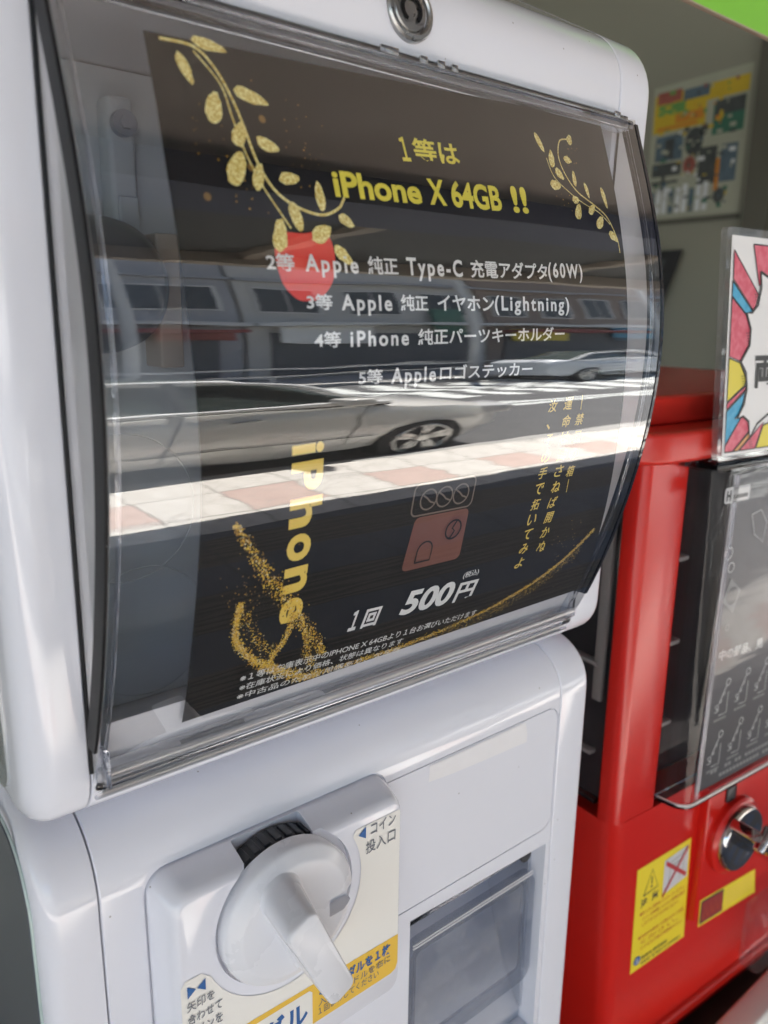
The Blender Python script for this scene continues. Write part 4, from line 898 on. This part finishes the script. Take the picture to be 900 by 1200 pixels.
build('inner_tray', prism_z([(0.093, 0.028), (RXW - 0.072, 0.028), (RXW - 0.072, 0.036), (0.093, 0.036)], [0.001] * 4, -0.3453, -0.0855), M['dark_in'], rm, 35, MR)
lid = build('lid', prism_z([(XL0 - 0.004, -0.020), (RXW + 0.008, -0.020), (RXW + 0.008, 0.33), (XL0 - 0.004, 0.33)], [0.028, 0.028, 0.02, 0.02], -0.0838, -0.0640, 0.0035), M['redlid'], rm, 35, MR)
build('lid_step', prism_z([(XL0 + 0.008, 0.004), (RXW - 0.004, 0.004), (RXW - 0.004, 0.32), (XL0 + 0.008, 0.32)], [0.025, 0.025, 0.02, 0.02], -0.0642, -0.0450, 0.004), M['redlid'], lid, 35, MR)
# side window of the red machine (faces the white machine)
bm = bmesh.new(); q = [Vector((0.050, 0.0168)), Vector((0.0465, 0.020)), Vector((0.0450, 0.030)), Vector((0.0445, 0.198))]
rows = [[bm.verts.new((p.x, p.y, z)) for p in q] for z in (-0.332, -0.0855)]
for i in range(len(rows[0]) - 1): bm.faces.new((rows[0][i], rows[0][i + 1], rows[1][i + 1], rows[1][i]))
facing(bm, Vector((-1, 0, 0))); sidew = build('side_window', bm, M['redpane'], rm, 60, MR)
bm = bmesh.new(); box(bm, 0.0425, 0.0475, 0.018, 0.2, -0.3365, -0.3325, 0.001, 2); build('window_lip', bm, M['glass'], sidew, 40, MR)
bm = bmesh.new(); box(bm, 0.0560, 0.0600, 0.0168, 0.199, -0.345, -0.0857); build('side_tray', bm, M['dark_in'], rm, None, MR)
bm = bmesh.new(); box(bm, 0.0495, 0.0535, 0.026, 0.034, -0.262, -0.088, 0.001, 2); build('reflected_streak', bm, M['bar_tone'], rm, 40, MR)  # pale strip standing in for a bright streak reflected in the pane
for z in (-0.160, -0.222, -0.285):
    bm = bmesh.new(); box(bm, 0.0935, 0.1045, 0.004, 0.024, z, z + 0.0035, 0.001, 2); build('pale_bar', bm, M['bar_tone'], rm, 40, MR)
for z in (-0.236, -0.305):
    bm = bmesh.new(); box(bm, 0.0480, 0.0550, 0.030, 0.120, z, z + 0.0035, 0.001, 2); build('pale_bar', bm, M['bar_tone'], rm, 40, MR)  # added pale bars imitate the small glints in the side pane
# front cover: clear sheet with rounded vertical edges
q = fillet([(0.0905, 0.001), (0.0945, -0.020), (0.285, -0.020), (0.2895, 0.001)], [0, 0.012, 0.012, 0], 8)
bm = bmesh.new(); rows = [[bm.verts.new((p.x, p.y, z)) for p in q] for z in (-0.3370, -0.0940)]
for i in range(len(q) - 1): bm.faces.new((rows[0][i], rows[0][i + 1], rows[1][i + 1], rows[1][i]))
bmesh.ops.recalc_face_normals(bm, faces=bm.faces)
bm.normal_update()
if sum(f.normal.y for f in bm.faces) > 0: bmesh.ops.reverse_faces(bm, faces=bm.faces)
fcov = build('window_cover', bm, M['redpane'], rm, 60, MR)
bm = bmesh.new()
for z0, z1 in ((-0.3402, -0.3372), (-0.0938, -0.0905)):
    qi = inset(q, -0.0012); loft(bm, [[Vector((p.x, p.y, z)) for p in qi] for z in (z0, z1)])
fixn(bm); build('cover_lip', bm, M['trim'] if False else M['glass'], fcov, 40, MR)
bm = bmesh.new(); tube(bm, [(p.x, p.y - 0.0006, -0.3378) for p in q], 0.0011, 6); build('cover_edge', bm, mat('frosted_edge', (0.70, 0.64, 0.60), 0.3), fcov, 60, MR)
bm = bmesh.new()
for xx in (0.1068, 0.1095): tube(bm, [(xx - 0.0015, -0.0205, -0.336), (xx + 0.0025, -0.0205, -0.097)], 0.0007, 6)
build('cover_ridge', bm, M['glass'], fcov, 60, MR)
# printed insert behind the red machine's cover: a thing of its own
card_bm = bmesh.new(); F2 = lambda o: (lambda p, q: Vector((p, -0.0165 - o, q)))
box(card_bm, 0.1120, 0.281, -0.0165, -0.0155, -0.3345, -0.0975)
card = tag(build('printed_card', card_bm, M['card'], None, None, MR), 'dark printed card with chalky key ring drawings, behind the red machine\'s clear cover', 'card')
def cprint(name, fill, mats, parent=None, o=None):
    bm = bmesh.new(); fill(bm); facing(bm, Vector((0, -1, 0))); return build(name, bm, mats, parent or card, None, MR)
def f_chead(bm): letter(bm, F2(0.0005), '中の部品、見', (0.1200, -0.2320), (0.1765, -0.2345), 0.0082, 0.034)
cprint('heading_lettering', f_chead, M['chalk'])
def f_cdraw(bm):
    f = F2(0.0004)
    for cx, cz in ((0.130, -0.268), (0.155, -0.266), (0.1285, -0.309), (0.154, -0.306), (0.180, -0.264), (0.1795, -0.304), (0.205, -0.262), (0.2045, -0.302)):
        line(bm, f, arcpts(cx + 0.007, cz + 0.016, 0.0026, 0, 360, 14), 0.0007)
        line(bm, f, [(cx + 0.0052, cz + 0.0135), (cx - 0.002, cz + 0.001)], 0.0009)
        for k in range(3): line(bm, f, arcpts(cx + 0.003 - k * 0.003, cz + 0.008 - k * 0.0055, 0.0010, 0, 360, 8), 0.0005)
        line(bm, f, rr(cx - 0.0065, cx - 0.0025, cz - 0.005, cz + 0.0005, 0.0008) + [(cx - 0.0025, cz - 0.0045)], 0.0005)
        line(bm, f, [(cx + 0.0085, cz + 0.008), (cx + 0.0085, cz - 0.0085), (cx - 0.001, cz - 0.0085)], 0.0006)
        for k in range(6): poly(bm, f, [(cx - 0.006 + k * 0.0026, cz - 0.0128), (cx - 0.0043 + k * 0.0026, cz - 0.0128), (cx - 0.0043 + k * 0.0026, cz - 0.0108), (cx - 0.006 + k * 0.0026, cz - 0.0108)], 1)
    for k in range(22):
        for r_ in range(2):
            if random.random() < 0.85: poly(bm, f, [(0.128 + k * 0.0045 + r_ * 0.012, -0.3240 - r_ * 0.006), (0.1312 + k * 0.0045 + r_ * 0.012, -0.3240 - r_ * 0.006), (0.1312 + k * 0.0045 + r_ * 0.012, -0.3212 - r_ * 0.006), (0.128 + k * 0.0045 + r_ * 0.012, -0.3212 - r_ * 0.006)], 1)
    line(bm, f, [(0.140, -0.128), (0.146, -0.143), (0.158, -0.150), (0.160, -0.136), (0.151, -0.126), (0.140, -0.128)], 0.0007)
    poly(bm, f, [(0.108 + 0.009, -0.187), (0.131, -0.198), (0.1375, -0.182), (0.124, -0.171)], 1)
    poly(bm, F2(0.0006), arcpts(0.1275, -0.1845, 0.0068, 0, 330, 11), 2)
    line(bm, f, arcpts(0.1265, -0.2078, 0.0022, 0, 360, 10), 0.0009, 1)
    line(bm, f, arcpts(0.117, -0.152, 0.0045, 0, 360, 14), 0.0007); line(bm, f, arcpts(0.122, -0.163, 0.0035, 0, 360, 14), 0.0007)
cprint('key_ring_drawings', f_cdraw, [M['chalk'], M['chalk2'], M['card']])
F3 = lambda o: (lambda p, q: Vector((p, -0.0204 - o, q)))
bm = bmesh.new(); poly(bm, F3(0), rr(0.0985, 0.1275, -0.1150, -0.1045, 0.002)); facing(bm, Vector((0, -1, 0))); hl = build('corner_sticker', bm, M['grey_pic'], fcov, None, MR)
bm = bmesh.new(); letter(bm, F3(0.0002), 'H', (0.1003, -0.1135), (0.1055, -0.1135), 0.0072, 0.05); poly(bm, F3(0.0002), rr(0.1075, 0.1262, -0.1142, -0.1060, 0.0012), 1)
for k in range(7): poly(bm, F3(0.0003), [(0.1085 + k * 0.0024, -0.1125), (0.1102 + k * 0.0024, -0.1125), (0.1102 + k * 0.0024, -0.1098), (0.1085 + k * 0.0024, -0.1098)], 0)
facing(bm, Vector((0, -1, 0))); build('sticker_print', bm, [M['blk_ink'], M['paper']], hl, None, MR)
# mechanism plate, dial, handle
bm = prism_x(fillet([(-0.0075, -0.470), (-0.0075, -0.352), (0.004, -0.346), (0.004, -0.474)], [0.003, 0.003, 0, 0], 4), 0.1482, 0.262, 0.002, 0.002); rmech = build('coin_mechanism', bm, M['red'], rm, 35, MR)
bm = bmesh.new(); box(bm, 0.1700, 0.1830, -0.0086, -0.0066, -0.3690, -0.3560, 0.0022, 3); build('coin_slot', bm, M['black2'], rmech, 40, MR)
bm = bmesh.new(); lathe_y(bm, 0.186, -0.402, [(0.0325, -0.0070), (0.0325, -0.0115), (0.0310, -0.0130), (0.0290, -0.0135), (0.001, -0.0150)]); bezel = build('dial_ring', bm, M['red'], rmech, 35, MR)
bm = bmesh.new(); lathe_y(bm, 0.186, -0.402, [(0.0275, -0.0130), (0.0275, -0.0165), (0.0262, -0.0185), (0.0240, -0.0190), (0.0200, -0.0180), (0.001, -0.0172)]); dial = build('turning_dial', bm, M['chrome'], rmech, 35, MR)
def turned_box(name, m, parent, c, ang, a, b, y0, y1, bev):     # a bar lying at an angle across the dial
    bm = bmesh.new(); box(bm, -a, a, y0, y1, -b, b, bev, 3)
    return build(name, bm, m, parent, 40, MR @ Matrix.Translation((c[0], 0, c[1])) @ Matrix.Rotation(R(ang), 4, 'Y'))
hd = turned_box('handle', M['chrome'], dial, (0.190, -0.4015), 43, 0.034, 0.0045, -0.044, -0.0165, 0.002)
turned_box('handle_tab', M['chrome'], hd, (0.1685, -0.3800), 43, 0.0035, 0.0105, -0.0470, -0.0385, 0.002)
turned_box('handle_tab', M['chrome'], hd, (0.2130, -0.4240), 43, 0.0035, 0.0105, -0.0470, -0.0385, 0.002)
# yellow instruction strip
fr_ = lambda o: (lambda p, q: Vector((p, -0.0076 - o, q)))
bm = bmesh.new(); poly(bm, fr_(0.0002), [(0.1535, -0.4765), (0.2370, -0.4815), (0.2320, -0.4560), (0.1490 + 0.003, -0.4505)]); poly(bm, fr_(0.0004), [(0.1546, -0.4745), (0.1868, -0.4763), (0.1852, -0.4542), (0.1538, -0.4522)], 1); poly(bm, fr_(0.0006), [(0.1560, -0.4730), (0.1855, -0.4748), (0.1842, -0.4556), (0.1550, -0.4537)], 2)
for r_ in range(4):
    for k in range(8): poly(bm, fr_(0.0004), [(0.1905 + k * 0.0050, -0.4612 - r_ * 0.0042), (0.1938 + k * 0.0050, -0.4612 - r_ * 0.0042), (0.1938 + k * 0.0050, -0.4592 - r_ * 0.0042), (0.1905 + k * 0.0050, -0.4592 - r_ * 0.0042)], 3)
for k in range(4): line(bm, fr_(0.0008), [(0.158 + k * 0.007, -0.470), (0.161 + k * 0.007, -0.459), (0.164 + k * 0.007, -0.470)], 0.0008, 4)
facing(bm, Vector((0, -1, 0))); build('instruction_strip', bm, [M['yel_st'], M['blk_ink'], mat('deep_red_print', (0.28, 0.01, 0.012), 0.4), M['gold_ink'], M['red_ink']], rmech, None, MR)
# warning sticker
fw = lambda o: (lambda p, q: Vector((p, -0.0004 - o, q)))
def sq(u, v):                                                   # unit square -> the sticker's quad on the red front
    tl, tr, br_, bl = Vector((0.0755, -0.3937)), Vector((0.1409, -0.3924)), Vector((0.1471, -0.4875)), Vector((0.0794, -0.4882))
    return tl.lerp(tr, u).lerp(bl.lerp(br_, u), v)
def wq(o): return lambda u, v: fw(o)(*sq(u, v))
bm = bmesh.new(); poly(bm, wq(0), [(0, 0), (1, 0), (1, 1), (0, 1)]); facing(bm, Vector((0, -1, 0))); ws = build('warning_sticker', bm, M['yel_st'], rm, None, MR)
bm = bmesh.new(); f = wq(0.0002)
line(bm, f, [(0.14, 0.285), (0.28, 0.075), (0.40, 0.27), (0.14, 0.285)], 0.012); line(bm, f, [(0.28, 0.14), (0.28, 0.21)], 0.02); poly(bm, f, [(0.265, 0.225), (0.295, 0.225), (0.295, 0.245), (0.265, 0.245)])
letter(bm, lambda u, v: f(u, -v), '注', (0.10, -0.395), (0.22, -0.395), 0.085, 0.03); letter(bm, lambda u, v: f(u, -v), '意', (0.30, -0.385), (0.42, -0.385), 0.085, 0.03)
letter(bm, lambda u, v: f(u, -v), '発売元 株式会社', (0.18, -0.925), (0.66, -0.925), 0.035, 0.02); letter(bm, lambda u, v: f(u, -v), '取扱責任者 電話番号 お客様窓口', (0.18, -0.975), (0.92, -0.975), 0.032, 0.01)
for k, s in enumerate(('●投入口に異物を入れないでください。', '　コインを無理に入れると故障の原因', '　になりますのでおやめください。', '　', '●商品のお取扱いの際は必ずご注意', '　ください。', '　小さなお子様は保護者の方と。')):
    if s.strip('　'): letter(bm, lambda u, v: f(u, -v), s.replace('　', ''), (0.10 if s[0] == '●' else 0.15, -0.47 - k * 0.058), (0.94 - 0.10 * (k % 3 == 2), -0.47 - k * 0.058), 0.036, 0.004, mi=1)
poly(bm, f, [(0.50, 0.07), (0.96, 0.05), (0.96, 0.36), (0.50, 0.40)], 2)
g = wq(0.0004); line(bm, g, [(0.60, 0.36), (0.62, 0.12), (0.86, 0.10), (0.88, 0.34)], 0.012, 4); line(bm, g, [(0.62, 0.16), (0.86, 0.15)], 0.01, 4); line(bm, g, [(0.74, 0.2), (0.82, 0.26), (0.80, 0.33)], 0.012, 4)
g2 = wq(0.0006); line(bm, g2, [(0.49, 0.41), (0.95, 0.06)], 0.03, 3); line(bm, g2, [(0.53, 0.10), (0.93, 0.33)], 0.04, 3)
poly(bm, g, [(0.105 + 0.06 * math.cos(t), 0.90 + 0.042 * math.sin(t)) for t in [2 * math.pi * k / 18 for k in range(18)]], 5); line(bm, g2, [(0.08, 0.925), (0.09, 0.88), (0.125, 0.885), (0.12, 0.905), (0.095, 0.905), (0.13, 0.925)], 0.012, 2)
facing(bm, Vector((0, -1, 0))); build('sticker_print', bm, [M['blk_ink'], M['red_ink'], M['grey_pic'], mat('cross_red', (0.45, 0.02, 0.03), 0.5), M['chalk2'], M['blue_ink']], ws, None, MR)
# clear prize chute
bm = bmesh.new(); box(bm, 0.2160, 0.300, -0.030, -0.009, -0.545, -0.478, 0.008, 4); build('prize_chute', bm, M['redpane'], rm, 50, MR)

# ================================================================== ACRYLIC SIGN ON THE RED MACHINE
sg = tag(empty('sign_holder', MR @ Vector((0.13, -0.022, -0.086))), 'acrylic sign holder with a pink, blue and yellow comic burst card, on the red machine', 'sign')
bm = bmesh.new(); q = rrect(0.0, 0.21, 0.0, 0.1365, 0.004); SHR = lambda p, q_: Vector((0.0735 + p - q_ * 0.1155, -0.0275, -0.0838 + q_))
loft(bm, [[SHR(p.x, p.y) + Vector((0, d, 0)) for p in q] for d in (0.0, 0.004)]); fixn(bm)
sgo = build('acrylic_sleeve', bm, M['sleeve'], sg, 30, MR)
def fs(o): return lambda p, q_: SHR(p, q_) + Vector((0, -0.0004 - o, 0))
bm = bmesh.new(); poly(bm, fs(0), [(0.0042, 0.0030), (0.2060, 0.0030), (0.2060, 0.1320), (0.0042, 0.1320)]); facing(bm, Vector((0, -1, 0))); pc = build('burst_card', bm, M['paper'], sg, None, MR)
bm = bmesh.new()
X0, X1 = 0.0065, 0.2035
# colour wedges (card units: metres from the lower-left corner)
W = [([(X0, 0.122), (X0 + 0.0005, 0.108), (0.030, 0.090), (0.034, 0.100), (X0, 0.124)], 0), ([(X0, 0.107), (0.029, 0.090), (0.021, 0.089), (X0, 0.0985)], 1), ([(X0, 0.098), (0.022, 0.088), (0.028, 0.078), (0.026, 0.070), (0.018, 0.061), (X0, 0.064)], 0), ([(X0, 0.063), (0.018, 0.060), (0.026, 0.050), (0.024, 0.046), (X0, 0.037)], 2), ([(X0, 0.036), (0.026, 0.046), (0.025, 0.043), (X0, 0.032)], 0), ([(X0, 0.031), (0.025, 0.042), (0.022, 0.030), (0.015, 0.026), (0.022, 0.026), (X0, 0.0105)], 1), ([(X0, 0.0095), (0.024, 0.028), (0.032, 0.022), (0.033, 0.018), (0.015, 0.0055), (X0, 0.0055)], 0), ([(0.0155, 0.0055), (0.033, 0.017), (0.034, 0.014), (0.021, 0.0055)], 3), ([(0.0220, 0.0055), (0.034, 0.013), (0.048, 0.022), (0.040, 0.0055)], 0), ([(0.041, 0.0055), (0.048, 0.020), (0.072, 0.024), (0.080, 0.0055)], 2), ([(0.026, 0.128), (0.048, 0.128), (0.046, 0.112), (0.034, 0.105)], 0), ([(0.049, 0.128), (0.090, 0.128), (0.080, 0.110), (0.050, 0.112)], 1), ([(0.092, 0.128), (X1, 0.128), (X1, 0.108), (0.090, 0.110)], 0), ([(0.082, 0.0055), (0.075, 0.024), (0.120, 0.026), (0.135, 0.0055)], 1), ([(0.137, 0.0055), (0.122, 0.026), (0.165, 0.040), (X1, 0.030), (X1, 0.0055)], 0), ([(X1, 0.032), (0.166, 0.042), (0.170, 0.080), (X1, 0.076)], 2), ([(X1, 0.078), (0.170, 0.082), (0.165, 0.105), (X1, 0.107)], 1)]
for pts, mi in W: poly(bm, fs(0.0003), pts, mi); line(bm, fs(0.0005), pts + pts[:1], 0.0008, 4)
burst = [(0.0345, 0.1130), (0.0360, 0.104), (0.0335, 0.094), (0.0275, 0.0895), (0.0220, 0.0890), (0.0270, 0.0800), (0.0270, 0.0705), (0.0185, 0.0605), (0.0245, 0.0540), (0.0265, 0.0440), (0.0245, 0.0350), (0.0175, 0.0260), (0.0240, 0.0270), (0.0305, 0.0235), (0.0325, 0.0130), (0.0400, 0.0215), (0.052, 0.0270), (0.075, 0.0215), (0.090, 0.0300), (0.115, 0.0190), (0.130, 0.0300), (0.160, 0.0350), (0.172, 0.060), (0.185, 0.075), (0.166, 0.090), (0.172, 0.112), (0.140, 0.104), (0.120, 0.120), (0.095, 0.106), (0.070, 0.118), (0.056, 0.106)]
poly(bm, fs(0.0007), burst, 5); line(bm, fs(0.0009), [Vector(p) for p in burst + burst[:1]], 0.0017, 4)
for cx, cz, dx, n in ((0.0295, 0.1000, 0.0013, 4), (0.0225, 0.0775, 0.0013, 4), (0.0200, 0.0520, 0.0014, 4), (0.0310, 0.0120, 0.0014, 4)):
    for i in range(3):
        for j in range(n): poly(bm, fs(0.0011), arcpts(cx + i * dx + j * 0.0006, cz - j * 0.0016, 0.0004, 0, 300, 5), 4)
letter(bm, fs(0.0011), '両', (0.0335, 0.0440), (0.0560, 0.0440), 0.0200, 0.035, mi=4)
facing(bm, Vector((0, -1, 0))); build('comic_print', bm, [M['pink'], M['cyan'], M['yel'], M['orange'], M['blk_ink'], M['paper']], pc, None, MR)
bm = bmesh.new(); box(bm, 0.076, 0.27, -0.0270, 0.030, -0.0905, -0.0846, 0.0008, 2); build('acrylic_foot', bm, M['glass'], sg, 40, MR)

# ================================================================== BEHIND: flyer, framed board, green sign
XWALL = 1.402
fl = lambda o: (lambda p, q: Vector((XWALL - 0.002 - o, p, q)))       # p = world y, q = z
ya, yb = 0.932, 0.752                                          # far edge, near edge
def fu(o): return lambda u, v: fl(o)(ya + (yb - ya) * u, 0.4135 - 0.222 * v + (0.006 * u if v < 0.5 else 0))
bm = bmesh.new(); poly(bm, fu(0), [(-0.02, -0.02), (1.02, -0.02), (1.02, 1.02), (-0.02, 1.02)]); facing(bm, Vector((-1, 0, 0)))
fly = tag(build('wall_flyer', bm, M['flyer']), 'blurred notice with a yellow heading and small pictures on the olive side wall', 'poster')
bm = bmesh.new(); f = fu(0.0006); g = fu(0.0012)
def rc(u0, v0, u1, v1): return [(u0, v0), (u1, v0), (u1, v1), (u0, v1)]
poly(bm, f, rc(0.0, 0.05, 1.0, 0.17), 0); poly(bm, f, rc(0.0, 0.17, 0.58, 0.34), 0); poly(bm, g, rc(0.03, 0.03, 0.30, 0.12), 6); poly(bm, g, rc(0.32, 0.05, 0.60, 0.13), 4); poly(bm, g, rc(0.05, 0.13, 0.35, 0.21), 2); poly(bm, g, rc(0.25, 0.22, 0.56, 0.29), 1); poly(bm, g, rc(0.05, 0.30, 0.5, 0.325), 1)
poly(bm, f, rc(0.66, 0.20, 0.98, 0.44), 3); poly(bm, g, rc(0.68, 0.19, 0.98, 0.30), 5); poly(bm, f, rc(0.05, 0.37, 0.36, 0.56), 7); poly(bm, g, rc(0.16, 0.40, 0.26, 0.54), 5); poly(bm, f, arcpts(0.48, 0.45, 0.10, 0, 340, 14), 5); poly(bm, f, arcpts(0.58, 0.38, 0.045, 0, 340, 10), 5)
poly(bm, f, rc(0.03, 0.58, 0.36, 0.68), 5); poly(bm, f, arcpts(0.45, 0.62, 0.07, 0, 340, 12), 6); poly(bm, f, rc(0.55, 0.50, 0.74, 0.78), 5); poly(bm, f, rc(0.78, 0.50, 0.95, 0.78), 4); poly(bm, g, rc(0.74, 0.6, 0.78, 0.84), 1)
for k in range(9): poly(bm, g, rc(0.03 + k * 0.075, 0.80 - 0.02 * (k % 3), 0.085 + k * 0.075, 0.98), 8 if k % 3 else 4)
poly(bm, g, arcpts(0.80, 0.88, 0.06, 0, 340, 12), 5); line(bm, g, [(0.02, 0.73), (0.34, 0.73)], 0.02, 5); line(bm, g, [(0.17, 0.66), (0.17, 0.80)], 0.04, 5)
rs = random.Random(3)
for _ in range(150):
    u0, v0 = rs.uniform(0.03, 0.9), rs.uniform(0.03, 0.95); w_, h_ = rs.uniform(0.01, 0.07), rs.uniform(0.008, 0.035)
    poly(bm, fu(0.0016 + rs.random() * 0.0006), rc(u0, v0, min(0.98, u0 + w_), v0 + h_), rs.choice((0, 5, 5, 5, 8, 4, 3, 9, 9, 9) if v0 > 0.35 else (0, 0, 1, 2, 6, 5, 9)))
facing(bm, Vector((-1, 0, 0))); build('flyer_pictures', bm, [M['fly_y'], M['fly_o'], M['fly_g'], M['fly_t'], M['fly_b'], M['fly_d'], M['fly_r'], M['fly_b'], M['fly_w'], M['flyer']], fly)
new_box('clip_rail', M['frame'], fly, XWALL - 0.006, XWALL - 0.0012, 0.745, 0.95, 0.176, 0.184)
fb = tag(empty('framed_board', (1.36, 0.86, -0.2)), 'dark framed board leaning behind the rim of the white machine, below the wall notice', 'framed board')
bm = bmesh.new(); fq = lambda o: (lambda p, q: Vector((1.39 - 0.28 * 0.0 - o + 0.0 * q, p, q)))
def bq(pts, o, d):
    b = bmesh.new(); loft(b, [[Vector((1.385 - o - k, y, z)) for y, z in pts] for k in (0, d)]); fixn(b); return b
outer = [(0.838, 0.128), (1.02, 0.128), (1.02, -0.20), (0.945, -0.20)]
build('board', bq(outer, 0.0, 0.006), M['black2'], fb)
build('picture', bq([(0.868, 0.112), (1.0, 0.112), (1.0, -0.18), (0.955, -0.18)], 0.0062, 0.0012), M['fly_d'], fb)
build('title_bar', bq([(0.880, 0.100), (0.99, 0.100), (0.99, 0.075), (0.890, 0.075)], 0.0076, 0.0008), M['navy'], fb)
build('picture_print', bq([(0.895, 0.055), (0.99, 0.055), (0.99, -0.02), (0.915, -0.02)], 0.0076, 0.0008), M['fly_b'], fb)
gs = tag(empty('sign_board', (0.75, 0.31, 0.3)), 'bright lime green sign board at the top right corner of the photo', 'sign')
bm = bmesh.new(); box(bm, 0.460, 1.25, 0.300, 0.303, 0.1878, 0.42, 0.0008, 2); build('panel', bm, M['green'], gs, 40)
bm = bmesh.new(); box(bm, 0.460, 1.25, 0.2996, 0.3034, 0.1868, 0.1876, 0.0002, 2); build('edge_strip', bm, M['tan'], gs, 40)
for px in (0.56, 1.15): new_box('hanging_rod', M['frame'], gs, px, px + 0.008, 0.2985, 0.3, 0.41, 1.219)
